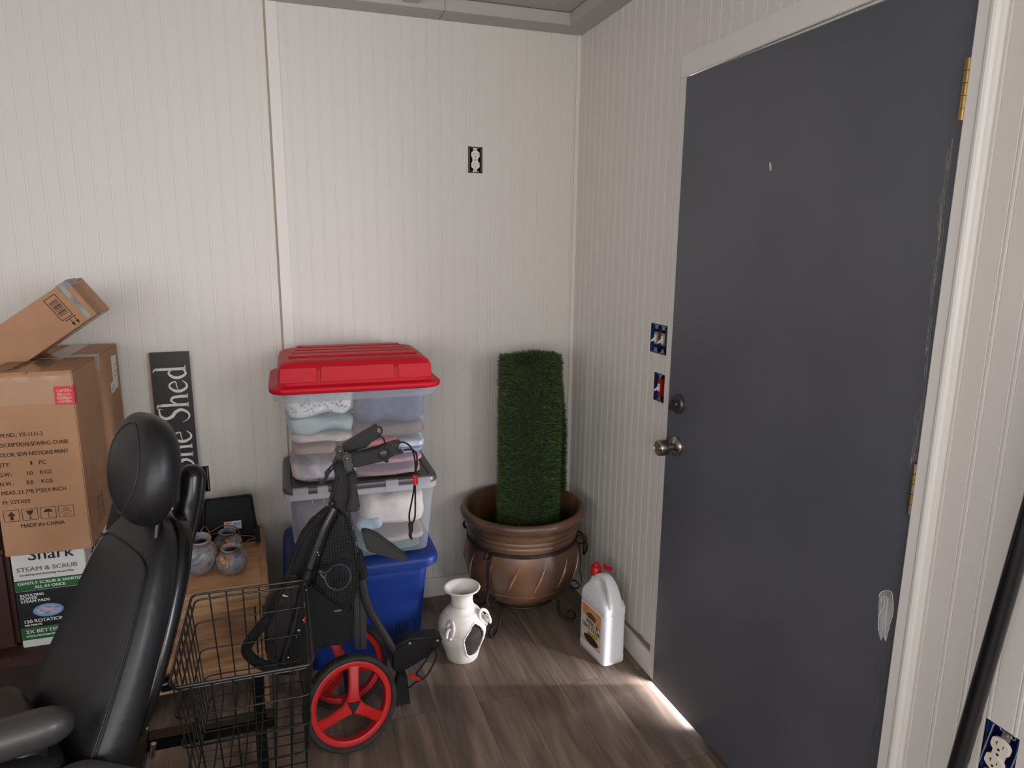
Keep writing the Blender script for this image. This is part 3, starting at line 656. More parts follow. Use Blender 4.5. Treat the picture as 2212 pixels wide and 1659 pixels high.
# ------------------------------------------------------------------ small clay urns
def clay():
    m = bpy.data.materials.new('painted_clay'); m.use_nodes = True; nt = m.node_tree; p = nt.nodes['Principled BSDF']; tc = nt.nodes.new('ShaderNodeTexCoord')
    oi = nt.nodes.new('ShaderNodeObjectInfo'); ad = nt.nodes.new('ShaderNodeVectorMath'); ad.operation = 'ADD'; nt.links.new(tc.outputs['Object'], ad.inputs[0]); nt.links.new(oi.outputs['Location'], ad.inputs[1])
    n = nt.nodes.new('ShaderNodeTexNoise'); n.inputs['Scale'].default_value = 11; n.inputs['Detail'].default_value = 5; n.inputs['Distortion'].default_value = 1.5; nt.links.new(ad.outputs[0], n.inputs['Vector'])
    cr = nt.nodes.new('ShaderNodeValToRGB'); e = cr.color_ramp.elements; e[0].position = .33; e[0].color = (*lin((58,64,72)),1); e[1].position = .7; e[1].color = (*lin((168,172,176)),1)
    for ps,c in ((.42,(92,106,124)),(.48,(134,138,144)),(.53,(150,140,132)),(.57,(150,108,96)),(.62,(112,110,108))): x = e.new(ps); x.color = (*lin(c),1)
    nt.links.new(n.outputs[0], cr.inputs[0]); nt.links.new(cr.outputs[0], p.inputs['Base Color']); p.inputs['Roughness'].default_value = .5; p.inputs['Coat Weight'].default_value = .2
    b = nt.nodes.new('ShaderNodeBump'); b.inputs['Strength'].default_value = .3; b.inputs['Distance'].default_value = .003; nt.links.new(n.outputs[0], b.inputs['Height']); nt.links.new(b.outputs[0], p.inputs['Normal'])
    return m
claym = clay(); twine = mat('jute_twine', (142,104,70), .9, bump=.4, bscale=300); beadm = mat('orange_bead', (196,140,84), .5)
up = [(0,0),(.024,0),(.030,.003),(.042,.018),(.050,.038),(.0525,.055),(.050,.070),(.043,.082),(.033,.090),(.027,.094),(.0255,.099),(.028,.103),(.0325,.107),(.0335,.110),(.031,.1125),(.026,.111),(.022,.104),(.022,.096),(.030,.088),(.046,.06),(.040,.025),(0,.008)]
def urn(label, p, sc, tilt, rz, tall=1.0, bead=True):
    t = thing('clay_urn', label, 'urn', p, 0, 'small clay urns on the side table')
    M = Matrix.Rotation(rz,4,'Z')@Matrix.Rotation(tilt,4,'X')@Matrix.Diagonal((sc,sc,sc*tall,1))
    obj('body', MB().lathe(up,40,(0,0,0),M), claym, t, smooth=True, local=True, angle=60)
    tw = MB().tube([M@Vector((.0295*math.cos(a),.0295*math.sin(a),.0965+.0015*math.sin(3*a))) for a in [2*PI*i/30 for i in range(30)]], .0022, 6, closed=True)
    tw.tube(spline([M@Vector((-.006,-.029,.096)),M@Vector((-.014,-.036,.088)),M@Vector((-.012,-.042,.072))],5), .0014, 6)
    tn = obj('twine', tw, twine, t, smooth=True, local=True)
    if bead:
        bd = MB(); bd.ball(M@Vector((-.020,-.040,.086)), .0085*sc); bd.ball(M@Vector((-.012,-.046,.076)), .0095*sc); obj('beads', bd, beadm, tn, smooth=True, local=True)
    return t
zt = TZ-.0095
def ontop(u, v): q = at(u, v, z=zt); return (q.x, q.y, zt)
q = ontop(431,1240); urn('tall clay urn leaning left on the side table, nearest the black seat', (q[0],q[1]+.012,zt+.006), 1.12, .22, .35, 1.06, False)
q = ontop(504,1240); urn('squat blue-grey clay urn at the front right of the group', (q[0],q[1]+.012,zt+.003), .98, .12, -.2, .88)
q = ontop(492,1200); urn('reddish clay urn behind the two front ones, before the black tray', (q[0],q[1]+.02,zt), .92, .05, .5, .84)
q = ontop(412,1212); urn('clay urn mostly hidden behind the leaning tall one', (q[0]-.02,q[1]+.02,zt), 1.0, .05, 2.2, 1.0)
st = MB(); T = lambda u,v,y: at(u,v,y=y)
st.tube(spline([T(424,1172,-.36),T(440,1138,-.30),T(452,1150,-.26),T(450,1166,-.34)],8), .0018, 6)
st.tube(spline([T(424,1152,-.28),T(452,1150,-.24),T(480,1136,-.2),T(510,1140,-.2),T(520,1160,-.25),T(524,1180,-.32),T(513,1188,-.36)],8), .0018, 6)
st.tube(spline([T(513,1190,-.37),T(535,1168,-.28),T(556,1160,-.22),T(530,1157,-.22),T(500,1158,-.24)],8), .0018, 6)
st.tube(spline([T(430,1150,-.2),T(440,1158,-.2),T(470,1152,-.2),T(500,1155,-.23)],8), .0024, 6)
tag(obj('twine_cord', st, twine, smooth=True), 'brown jute twine looped over the clay urns', 'twine')

# ------------------------------------------------------------------ black plastic tray leaning at the wall
blk = mat('black_plastic', (7,7,8), .6, bump=.05, bscale=100, spec=.25)
tr = thing('plastic_tray', 'black plastic tray with a paper label, leaning behind the urns', 'tray', (-1.45,-.08,zt))
TM = NM@Matrix.Translation((-.118,.385,zt))@Matrix.Rotation(math.radians(-14),4,'X')
def trp(a,b,c): return TM@Vector((a,c,b))      # a across, b up the tray, c towards the wall
outerp = [(-.100,0),(.100,0),(.085,.168),(.078,.176),(-.078,.176),(-.085,.168)]
tmb = MB(); n6 = len(outerp)
ring = lambda k,dy: [trp(a*k,.088+(b-.088)*k,dy) for a,b in outerp]
tmb.loft([ring(1,0),ring(1,-.012),ring(.94,-.012),ring(.90,-.003)],cap=False); tmb.add(ring(1,0),[(0,1,2,3,4,5)]); tmb.add(ring(.90,-.003),[(0,1,2,3,4,5)])
obj('tray_body', tmb, blk, tr, bevel=.0015)
rb = MB()
for k in range(5): rb.box((-.074+.002*k,.088+.016*k,-.0045),(.074-.002*k,.091+.016*k,-.0025),TM@Matrix(((1,0,0,0),(0,0,1,0),(0,1,0,0),(0,0,0,1))))
obj('ribs', rb, blk, tr)
obj('side_wall', MB().box((.084,-.055,.0),(.103,.004,.052),TM), blk, tr, bevel=.002)
lb = MB().box((-.020,-.0060,.052),(.040,-.0042,.082),TM); lo2 = obj('paper_label', lb, mat('label_white',(206,206,200),.6), tr)
lp = MB().box((.012,-.0067,.062),(.038,-.0061,.076),TM); obj('label_picture', lp, mat('label_blue',(92,150,196),.6,var=(190,206,220),vscale=60), lo2)
lp = MB().box((-.017,-.0067,.055),(-.002,-.0061,.060),TM).box((-.017,-.0067,.074),(.006,-.0061,.078),TM); obj('label_print', lp, mat('label_red',(180,80,66),.6), lo2)

# ------------------------------------------------------------------ black sign leaning at the wall
signm = mat('black_sign_paint', (24,22,24), .45, bump=.05); swhite = mat('sign_lettering_white', (222,220,218), .6)
sx0, sx1 = -1.681, -1.551; SL = 1.143; zb = .002
sg = thing('wooden_sign', 'tall narrow black sign with white lettering Shed, leaning at the wall', 'sign', ((sx0+sx1)/2,-.05,zb))
lean = math.radians(1.6)
SM = Matrix.Translation((sx1,-.040,zb))@Matrix.Rotation(lean*-1,4,'X')@Matrix.Rotation(math.radians(-.3),4,'Y')
# sign frame: U runs up the board (reading direction), V across from right edge (foot of letters) to left
sgo = obj('board', MB().box((-.130,-.018,0),(0,0,SL),SM), signm, sg, bevel=.001)
obj('wood_edge', MB().box((-.1335,-.0175,.001),(-.1302,0,SL-.001),SM), mat('raw_wood_edge',(126,88,70),.8), sgo)
def S2(u_, v_, l=.0188): return SM@Vector((-v_,-l,u_))
def stroke(mb, pts, ws, n=8):
    P = spline([Vector((a,b,0)) for a,b in pts],n); W = []; k = len(pts)-1
    for i in range(len(P)):
        t = i/(len(P)-1)*k; j = min(int(t),k-1); W.append(ws[j]+(ws[j+1]-ws[j])*(t-j))
    L = []; R_ = []
    for i,p in enumerate(P):
        t = (P[min(i+1,len(P)-1)]-P[max(i-1,0)]).normalized(); nn = Vector((-t.y,t.x,0))*W[i]/2; L.append(p+nn); R_.append(p-nn)
    vs = [S2(p.x,p.y) for p in L]+[S2(p.x,p.y) for p in R_]; m_ = len(P)
    mb.add(vs, [(i,i+1,m_+i+1,m_+i) for i in range(m_-1)])
let = []   # glyph outlines: x along reading, y up; unit = x-height 1
G = {'S': ([([(.86,1.52),(.95,1.75),(.80,1.72),(.45,1.68),(.20,1.38),(.34,1.02),(.66,.78),(.80,.45),(.58,.10),(.28,.02),(.02,.20),(-.10,.44)],[.03,.05,.09,.12,.17,.20,.20,.18,.12,.09,.05,.02])],1.05),
 'h': ([([(.12,0),(.12,.9),(.12,1.75)],[.18,.17,.16]),([(-.08,1.84),(.12,1.76),(.17,1.55)],[.03,.10,.10]),([(-.06,.02),(.12,.05),(.30,.02)],[.04,.09,.04]),([(.16,.62),(.42,.98),(.66,.86),(.72,.5),(.72,0)],[.06,.12,.17,.17,.17]),([(.56,.02),(.72,.05),(.92,.02)],[.04,.09,.04])],1.02),
 'e': ([([(.12,.52),(.45,.60),(.78,.66),(.66,.95),(.40,1.0),(.14,.74),(.10,.40),(.32,.06),(.60,.04),(.86,.26)],[.05,.05,.07,.10,.11,.17,.18,.13,.10,.03])],.98),
 'd': ([([(.72,1.78),(.72,.9),(.72,0)],[.14,.17,.18]),([(.52,1.88),(.72,1.78),(.80,1.6)],[.03,.10,.06]),([(.70,.80),(.45,1.0),(.16,.78),(.10,.42),(.32,.05),(.58,.08),(.72,.28)],[.07,.11,.17,.18,.13,.10,.07]),([(.68,.06),(.80,.05),(.98,.02)],[.10,.09,.03])],1.05)}
def word(s, u0, scx, scy, v0=.022):
    u = u0; mb = MB()
    for c in s:
        if c == ' ': u += .55*scx; continue
        st_,adv = G[c]
        for pts,ws in st_: stroke(mb, [(u+a*scx, v0+b*scy) for a,b in pts], [w_*scy*1.02 for w_ in ws])
        u += adv*scx
    return mb
G['T'] = ([([(-.05,1.45),(.1,1.68),(.6,1.66),(1.1,1.72),(1.2,1.5)],[.03,.12,.13,.12,.03]),([(.58,1.66),(.58,.9),(.58,0)],[.15,.17,.17]),([(.36,.02),(.58,.05),(.80,.02)],[.04,.09,.04])],1.15)
obj('lettering', word('Shed', .884, .052, .059, .014), swhite, sgo)
obj('lettering', word('She', .691, .052, .059, .014), swhite, sgo)
obj('lettering', word('The', .477, .052, .059, .014), swhite, sgo)

# ------------------------------------------------------------------ stack of storage tubs
def body_loft(mb, x0,x1,y0,y1,z0,z1,tx,ty,r=.03,rows=6,inner=None,foot=.006):
    """tapered tub shell: (x0..y1) is the top opening; tx, ty shrink per side at the floor of the tub"""
    rg = []
    for k in range(rows+1):
        t = k/rows; z = z0+(z1-z0)*t; a = tx*(1-t); b = ty*(1-t); rg.append(rring(x0+a,x1-a,y0+b,y1-b,z,r))
    rg.insert(0, rring(x0+tx+.012,x1-tx-.012,y0+ty+.012,y1-ty-.012,z0-.0,r)); rg[1] = [q+Vector((0,0,.008)) for q in rg[1]]
    n = len(rg[0]); vs = [q for r_ in rg for q in r_]
    mb.add(vs, [(i*n+j,i*n+(j+1)%n,(i+1)*n+(j+1)%n,(i+1)*n+j) for i in range(len(rg)-1) for j in range(n)]+[tuple(range(n-1,-1,-1))])
    return mb
def rim_ring(mb, x0,x1,y0,y1,prof,r=.03):
    """sweeps (offset outwards, z) round a rounded rectangle"""
    rg = [rring(x0-o,x1+o,y0-o,y1+o,z,r+max(o,-.02)) for o,z in prof]; return mb.loft(rg, cap=False, closed=True)
def lid_fill(mb, x0,x1,y0,y1,prof,r=.03):
    rg = [rring(x0-o,x1+o,y0-o,y1+o,z,max(.006,r+o)) for o,z in prof]; return mb.loft(rg)
bluep = mat('blue_plastic', (20,48,118), .45, spec=.3); 
frost = clear_mat('frosted_clear_plastic', (206,208,220), .30, .32, .4); clearr = clear_mat('milky_clear_rim', (214,214,218), .72, .3, .4)
greylid = mat('dark_grey_lid', (72,66,68), .35); redlid = mat('red_lid_plastic', (186,14,34), .45, spec=.25)
tote = thing('storage_tote', 'solid blue plastic storage tote, bottom of the stack', 'storage tub', (-.985,-.27,0))
tb_ = body_loft(MB(), -1.222,-.752,-.462,-.075,.001,.405,.036,.034,.035)
to = obj('tub', tb_, bluep, tote, smooth=True, solid=.003, angle=50)
rim_ring_o = obj('rim', rim_ring(MB(), -1.222,-.752,-.462,-.075,[(-.001,.372),(.010,.372),(.011,.400),(-.001,.400)],.035), bluep, tote, smooth=True, angle=40)
sb = MB().prism([(-.19,.20),(.19,.22),(.185,.2285),(-.19,.2085)],(-.987,-.455,.0),(1,0,0),(0,.062,1),-.012); obj('moulded_step', sb, bluep, to, bevel=.004)
obj('lid', lid_fill(MB(), -1.24,-.736,-.475,-.062,[(.012,.388),(.022,.392),(.0225,.412),(.019,.424),(.008,.431),(-.012,.433),(-.022,.4335),(-.03,.4335)],.045), bluep, tote, smooth=True, angle=60)
mk = MB(); sc_ = lambda pts: mk.tube(spline([at(u,v,y=-.437)+Vector((0,-.006,0)) for u,v in pts],6), .0012, 5)
sc_([(853,1375),(858,1345),(862,1342),(864,1376)]); sc_([(868,1340),(872,1374),(878,1340),(884,1372)]); sc_([(888,1338),(893,1334),(897,1350),(893,1372)])
obj('pen_scribble', mk, mat('marker_blue_black',(14,24,70),.6), to)
# middle clear tub with grey lid
mid = thing('storage_tub', 'clear plastic tub with dark grey lid, middle of the stack', 'storage tub', (-.98,-.28,.434))
mo = obj('tub', body_loft(MB(), -1.237,-.725,-.470,-.075,.436,.700,.026,.02,.03), frost, mid, smooth=True, angle=50)
obj('rim', rim_ring(MB(), -1.237,-.725,-.470,-.075,[(-.001,.688),(.008,.686),(.0095,.708),(-.001,.708)],.03), clearr, mid, smooth=True, angle=40)
gl = obj('lid', lid_fill(MB(), -1.237,-.725,-.470,-.075,[(-.006,.7085),(.010,.7085),(.012,.716),(.008,.727),(-.004,.7295),(-.016,.7285),(-.020,.7240),(-.05,.7240)],.035), greylid, mid, smooth=True, angle=40)
lt = MB()
for xa,xb in ((-1.215,-1.165),(-1.135,-1.10),(-.905,-.86),(-.79,-.745)): lt.box((xa,-.4850,.690),(xb,-.4805,.724)); lt.box((xa,-.4850,.7235),(xb,-.470,.7300))
lt.box((-1.225,-.4835,.690),(-.735,-.4800,.7065))
for xx in (-1.155,-1.118,-.88,-.80): lt.box((xx,-.4835,.672),(xx+.0025,-.473,.691))
obj('latch_strip', lt, clearr, mid, bevel=.001)
# upper clear tub with red domed lid
upt = thing('storage_tub', 'clear plastic tub with domed red lid full of folded clothes, top of the stack', 'storage tub', (-.985,-.28,.732))
uo = obj('tub', body_loft(MB(), -1.232,-.742,-.462,-.095,.7315,1.050,.034,.022,.045,8), frost, upt, smooth=True, angle=50)
obj('rim', rim_ring(MB(), -1.232,-.742,-.462,-.095,[(-.001,1.026),(.030,1.030),(.034,1.056),(-.001,1.056)],.05), frost, upt, smooth=True, angle=40)
rg = []; X0,X1,Y0,Y1 = -1.272,-.700,-.492,-.072
for z,ox,oy,r in ((1.0565,-.006,-.004,.05),(1.060,0,0,.055),(1.074,.002,.002,.055),(1.079,-.006,-.006,.05),(1.0805,-.018,-.016,.045),(1.084,-.026,-.0185,.04),(1.125,-.030,-.022,.035),(1.147,-.036,-.029,.035),(1.156,-.050,-.040,.035),(1.1615,-.072,-.055,.035),(1.163,-.090,-.075,.03)): rg.append(rring(X0-ox,X1+ox,Y0-oy,Y1+oy,z,r,8))
dome = obj('lid', MB().loft(rg), redlid, upt, smooth=True, angle=70)
rb = MB()
for k in range(4):
    y = -.165-.066*k; w0 = .004+.010*k; rb.box((X0+.100-w0,y-.024,1.160),(X1-.100+w0,y+.024,1.1695))
obj('lid_ribs', rb, redlid, dome, bevel=.0038, seg=3)
fp = MB().prism([(-.125,.006),(.125,.006),(.120,.058),(-.120,.058)],(-.985,-.4735,1.086),(1,0,0),(0,.06,1),.0035).prism([(-.255,.006),(-.133,.006),(-.133,.056),(-.25,.056)],(-.985,-.4725,1.086),(1,0,0),(0,.06,1),.0035).prism([(.133,.006),(.252,.006),(.248,.056),(.133,.056)],(-.985,-.4725,1.086),(1,0,0),(0,.06,1),.0035)
obj('front_panels', fp, redlid, dome, bevel=.003)
# folded laundry inside
def folded(name, label, cat, u0,v0,u1,v1, rgb, var=None, yf=-.437, depth=.26, folds=2, amp=.006, seed=0, vs=40, grp=None, tilt=0, rgh=.85):
    a = at(u0,v1,y=yf); b = at(u1,v0,y=yf); sx = b.x-a.x; sz = b.z-a.z; cx = (a.x+b.x)/2; cz = (a.z+b.z)/2
    t = MB(); nx, nt_ = 30, 28; rgs = []
    for i in range(nx+1):
        s = i/nx*2-1; e = math.sqrt(max(0,1-abs(s)**8)); rr = []
        for j in range(nt_):
            an = 2*PI*j/nt_; ca, sa = math.cos(an), math.sin(an)
            yy = (abs(ca)**.45)*(1 if ca >= 0 else -1); zz = (abs(sa)**.6)*(1 if sa >= 0 else -1)
            p = Vector((cx+s*sx/2, yf+.004+depth/2-yy*depth/2*(.3+.7*e), cz+zz*sz/2*(.25+.75*e)+tilt*s))
            q = Vector((p.x*14+seed*7,p.y*14,p.z*26)); nv = noise.noise_vector(q)
            p += Vector((nv.x*amp*.6, nv.y*amp, nv.z*amp*.9)); p.y += .0022*math.sin((zz*folds)*PI)*(1 if ca > 0 else 0)
            p.y = max(p.y, yf+.001); rr.append(p)
        rgs.append(rr)
    t.loft(rgs); o = obj(name, t, mat('fabric_'+label.replace(' ','_')[:34], rgb, rgh, var=var, vscale=vs), smooth=True, angle=80)
    return tag(o, label, cat, grp)
G1 = 'clothes inside the upper tub'
folded('folded_cloth','white floral cloth crumpled under the red lid on the left','cloth',614,838,768,908,(240,242,236),(196,200,196),seed=1,amp=.020,vs=160,grp=G1)
folded('folded_cloth','pale teal cloth below the white floral one','cloth',622,903,766,944,(168,186,184),seed=2,amp=.018,grp=G1)
folded('folded_jeans','slate blue denim bulging under the lid on the right','jeans',766,838,927,920,(92,96,118),(80,84,106),seed=3,amp=.016,grp=G1)
folded('folded_cloth','blush white ruffled cloth at mid height on the left','cloth',626,936,766,966,(214,200,190),(196,180,170),seed=4,amp=.016,grp=G1)
folded('folded_cloth','tan folded towel on the left','cloth',632,960,728,992,(160,134,112),seed=5,grp=G1)
folded('folded_cloth','brown folded towel on the right, below the denim','cloth',764,912,924,953,(124,100,92),(108,86,80),seed=6,grp=G1)
folded('folded_cloth','orange folded cloth behind the cart handle','cloth',780,948,862,970,(206,84,58),seed=7,amp=.003,grp=G1)
folded('folded_cloth','white cloth with blue edge at the right side','cloth',858,950,921,972,(214,220,230),(150,170,200),seed=8,amp=.003,vs=20,grp=G1)
folded('folded_cloth','light blue folded cloth over the pink one','cloth',796,968,919,987,(140,152,182),seed=9,amp=.003,grp=G1)
folded('folded_cloth','rose pink folded cloth on the right','cloth',774,984,918,1011,(184,130,148),(164,112,132),seed=10,grp=G1)
folded('folded_cloth','mauve folded cloth, lowest on the right','cloth',772,1009,916,1038,(158,122,118),seed=11,grp=G1)
folded('folded_cloth','white and grey patterned cloth, lowest on the left','cloth',628,988,776,1049,(206,190,192),(134,126,132),seed=12,amp=.009,vs=14,grp=G1)
# lace hem with little printed flowers
fl_ = MB(); rr_ = random.Random(3)
for i in range(46):
    u = rr_.uniform(628,752); v = 862+rr_.uniform(0,34); c = at(u,v,y=-.439); r = rr_.uniform(.0018,.0032); k0 = rr_.random()*6
    for j in range(4):
        a = k0+j*PI/2; fl_.prism([(.0015*math.cos(2*PI*q/6)+r*math.cos(a),.0015*math.sin(2*PI*q/6)+r*math.sin(a)) for q in range(6)], c, (1,0,0),(0,0,1), .0005)
fo = obj('flower_print', fl_, mat('grey_print',(110,116,120),.8)); fo.parent = [o for o in COL.objects if o.get('label','').startswith('white floral')][0]
G2 = 'things inside the middle tub'
folded('folded_cloth','cream white blanket filling the right of the middle tub','blanket',776,1062,922,1150,(232,226,214),(220,212,200),yf=-.438,seed=21,amp=.012,grp=G2)
folded('folded_cloth','light blue cloth low in the middle tub behind the cart','cloth',772,1120,826,1152,(140,170,192),(196,210,220),yf=-.445,seed=22,amp=.009,depth=.1,vs=30,grp=G2)
folded('folded_cloth','beige folded sheet low in the middle tub','cloth',800,1150,922,1180,(176,156,146),yf=-.436,seed=23,grp=G2)
folded('folded_cloth','mint green folded cloth on the floor of the middle tub','cloth',776,1178,914,1196,(128,196,170),yf=-.434,seed=24,amp=.003,grp=G2)
folded('folded_cloth','grey folded coat filling the left of the middle tub','cloth',634,1074,766,1184,(118,110,116),(104,96,104),yf=-.436,seed=25,amp=.008,grp=G2)

# ------------------------------------------------------------------ cardboard boxes on the left
def card(): return mat('brown_cardboard', (172,130,99), .8, var=(160,120,89), vscale=6, bump=.08, bscale=30)
cdb = card(); ink = mat('black_print', (58,40,30), .85); tape = mat('clear_tape', (196,164,134), .12, coat=.6)
sew = thing('cardboard_box', 'large brown cardboard box printed for a sewing chair, standing on the white carton', 'box', (-1.895,-.33,.652))
CX0,CX1,CY0,CY1,CZ0,CZ1 = -2.006,-1.786,-.605,-.045,.652,1.183
so = obj('carton', MB().box((CX0,CY0,CZ0),(CX1,CY1,CZ1)), cdb, sew, bevel=.003)
fb = MB()   # flaps: seam on top
fb.box((CX0+.001,CY0+.002,CZ1+.0002),(-1.8975,CY1-.002,CZ1+.003)); fb.box((-1.8945,CY0+.002,CZ1+.0002),(CX1-.001,CY1-.002,CZ1+.003))
obj('top_flaps', fb, cdb, so, bevel=.001)
tpm = MB().box((-1.926,CY0+.001,CZ1+.0031),(-1.866,CY1-.001,CZ1+.0036)).box((CX0,-.36,CZ1+.0037),(CX1,-.30,CZ1+.0041)).box((CX1,-.36,CZ1-.045),(CX1+.0006,-.30,CZ1+.004))
obj('packing_tape', tpm, mat('brown_tape',(150,122,98),.2,coat=.4,var=(130,104,82),vscale=30), so)
tf = MB(); tf_rng = random.Random(2); cols = 26; rows_ = 6
vs = [(CX0+(CX1-CX0)*i/cols, CY0-.0008-.0042*tf_rng.random()**2, CZ1-.010-.078*j/rows_) for j in range(rows_+1) for i in range(cols+1)]
tf.add(vs, [(j*(cols+1)+i,j*(cols+1)+i+1,(j+1)*(cols+1)+i+1,(j+1)*(cols+1)+i) for j in range(rows_) for i in range(cols)])
tape_clear = clear_mat('glossy_clear_tape', (228,206,182), .22, .04, .05)
obj('clear_tape', tf, tape_clear, so, smooth=True, angle=180)
rt = MB().box((CX1-.048,CY0-.0035,CZ1-.092),(CX1+.0012,CY0-.0028,CZ1-.040)).box((CX1+.0006,CY0-.0035,CZ1-.092),(CX1+.0013,CY0+.022,CZ1-.038))
ro = obj('red_seal', rt, mat('red_seal_tape',(196,30,48),.3,coat=.3), so)
EXF, EZ = Vector((1,0,0)), Vector((0,0,1))
tm = MB(); O = Vector((CX1-.042,CY0-.0038,CZ1-.056))
for i,s_ in enumerate(('OPEN','STOP IF SEAL','BROKEN CHECK','CONTENTS')): text(tm, s_, .010, O-Vector((0,0,.0105*i)), EXF, EZ, 0, 'LEFT', .036)
obj('seal_lettering', tm, mat('pale_pink_ink',(232,170,170),.6), ro)
tm = MB(); lines = [('ITEM NO.: YX-1111-2',-.178,.118),('DESCRIPTION:SEWING CHAIR',-.206,.178),('COLOR: SEW NOTIONS PRINT',-.234,.176),('QTY:',-.262,.030),('G.W.:',-.291,.032),('N.W.:',-.318,.032),('MEAS.:21.7*8.7*20.9 INCH',-.345,.158),('PI: 25YX03',-.373,.066)]
for s_,dz,w_ in lines: text(tm, s_, .0165, (CX0+.012,CY0-.0006,CZ1+dz), EXF, EZ, 0, 'LEFT', w_, .0004)
for s_,dx,dz,w_ in (('1',.072,-.262,.004),('PC',.100,-.262,.018),('10',.066,-.291,.013),('KGS',.100,-.291,.028),('8.8',.064,-.318,.017),('KGS',.100,-.318,.028)): text(tm, s_, .0165, (CX0+.012+dx,CY0-.0006,CZ1+dz), EXF, EZ, 0, 'LEFT', w_, .0004)
text(tm, 'MADE IN CHINA', .0165, (CX0+.048,CY0-.0006,CZ1-.447), EXF, EZ, 0, 'LEFT', .108, .0004)
FY_ = CY0-.0006
def ic(pts, cx, cz, k=1): tm.add([(cx+a*k,FY_,cz+b*k) for a,b in pts],[tuple(range(len(pts)))])
def bar(a,b,w_,cx,cz):
    a = Vector((a[0],a[1],0)); b = Vector((b[0],b[1],0)); t = (b-a).normalized(); n_2 = Vector((-t.y,t.x,0))*w_/2
    ic([(p.x,p.y) for p in (a-n_2,b-n_2,b+n_2,a+n_2)],cx,cz)
for i in range(4):
    cx = CX0+.030+.045*i; cz = CZ1-.408
    for a,b in (((-.019,-.017),(.019,-.017)),((.019,-.017),(.019,.017)),((.019,.017),(-.019,.017)),((-.019,.017),(-.019,-.017))): bar(a,b,.0014,cx,cz)
    if i == 0: ic([(-.010,0),(0,.013),(.010,0),(.004,0),(.004,-.013),(-.004,-.013),(-.004,0)],cx,cz)
    if i == 1: ic([(-.009,.012),(.009,.012),(.006,.002),(.001,-.002),(.001,-.010),(.007,-.013),(-.007,-.013),(-.001,-.010),(-.001,-.002),(-.006,.002)],cx,cz)
    if i == 2: ic([(.011*math.cos(a),.002+.010*math.sin(a)) for a in [PI*j/12 for j in range(13)]],cx,cz); bar((0,.002),(0,-.011),.0016,cx,cz); bar((0,-.011),(.004,-.011),.0016,cx,cz)
    if i == 3:
        for k in range(3): bar((-.008,.010-.004*k),(.008,.010-.004*k),.0012,cx,cz)
        bar((-.012,-.004),(-.006,.002),.0012,cx,cz); bar((12e-3,-.004),(.006,.002),.0012,cx,cz); bar((-.010,-.012),(-.003,-.006),.0012,cx,cz); bar((.010,-.012),(.003,-.006),.0012,cx,cz); bar((-.004,-.012),(.004,-.006),.0012,cx,cz)
obj('printed_text', tm, ink, so)
EY_ = Vector((0,1,0)); wl = MB().box((CX1+.0004,-.150,CZ1-.145),(CX1+.001,-.082,CZ1-.030)).box((CX1+.0004,-.190,CZ1-.150),(CX1+.0011,-.140,CZ1-.115))
wo = obj('white_label', wl, mat('white_paper_label',(222,220,214),.7), so)
tm = MB(); text(tm,'A-33',.026,(CX1+.0013,-.186,CZ1-.1425),EY_,EZ,0,'LEFT',.040)
for dz,w_ in ((-.062,.03),(-.086,.046),(-.104,.034)): text(tm,'CHAIR 1111',.008,(CX1+.0013,-.128,CZ1+dz),EY_,EZ,0,'LEFT',w_)
obj('label_lettering', tm, inkb, wo)
tm = MB()
for a,b,c,d in ((-.50,-.498,.04,.12),(-.44,-.438,.04,.12),(-.50,-.438,.04,.0415),(-.50,-.438,.1185,.12)): tm.box((CX1+.0001,a,CZ0+c),(CX1+.0005,b,CZ0+d))
for k in range(4): text(tm,'HANDLE WITH CARE',.009,(CX1+.0006,-.494,CZ0+.105-.017*k),EY_,EZ,0,'LEFT',.05)
obj('side_print', tm, ink, so)
tm = MB(); text(tm,'THIS SIDE UP',.03,(-1.935,-.56,CZ1+.0038),EY_,Vector((-1,0,0)),0,'LEFT',.2); obj('top_print', tm, ink, so)

# tilted carton on top of it
P1 = at(210,678,y=-.40); P2 = at(143,605,y=-.40); P3 = at(75,762,y=-.40)
up_ = (P2-P1).normalized(); al = (P3-P1); al = (al-up_*al.dot(up_)).normalized(); H_ = (P2-P1).length
dn = up_.cross(al).normalized()
if dn.y < 0: dn = -dn
TM2 = Matrix((( al.x,up_.x,dn.x,P1.x),(al.y,up_.y,dn.y,P1.y),(al.z,up_.z,dn.z,P1.z),(0,0,0,1)))
tcn = thing('cardboard_box', 'long brown shipping carton with barcode, tilted on top of the sewing chair box', 'box', (P1+al*.2+dn*.1))
TD = .17; HH = H_*1.0
# the near end face shows a bevelled shoulder: flap strip
bx = MB().box((.0,.0,0),(.46,HH,TD),TM2); bo_ = obj('carton', bx, cdb, tcn, bevel=.002)
dk = MB().box((.022,-.0006,-.0008),(.036,HH+.001,-.0001),TM2); to_ = obj('dark_tape', MB().box((.016,.004,-.0010),(.030,HH+.0004,-.0002),TM2), mat('dark_strapping',(56,52,48),.35,coat=.3,var=(110,112,108),vscale=24), bo_)
obj('end_tape', MB().box((-.0010,HH-.020,-.0008),(.036,HH+.0016,TD*.55),TM2), mat('crinkled_dark_tape',(66,62,56),.3,var=(112,108,100),vscale=40), bo_)
obj('under_tape', MB().box((.0,-.0010,TD*.30),(.30,-.0001,TD*.62),TM2), MATS['brown_tape'], bo_)
bc = MB(); X_ = .052; rb_ = random.Random(9); z_ = -.0006
def b2(a,b,c,d): bc.box((a,c,z_),(b,d,.0),TM2)
y0_, y1_ = HH*.30, HH*.90; b2(X_,X_+.0018,y0_,y1_); b2(X_+.036,X_+.0378,y0_,y1_); b2(X_,X_+.0378,y0_,y0_+.0018); b2(X_,X_+.0378,y1_-.0018,y1_)
yy = y0_+.012
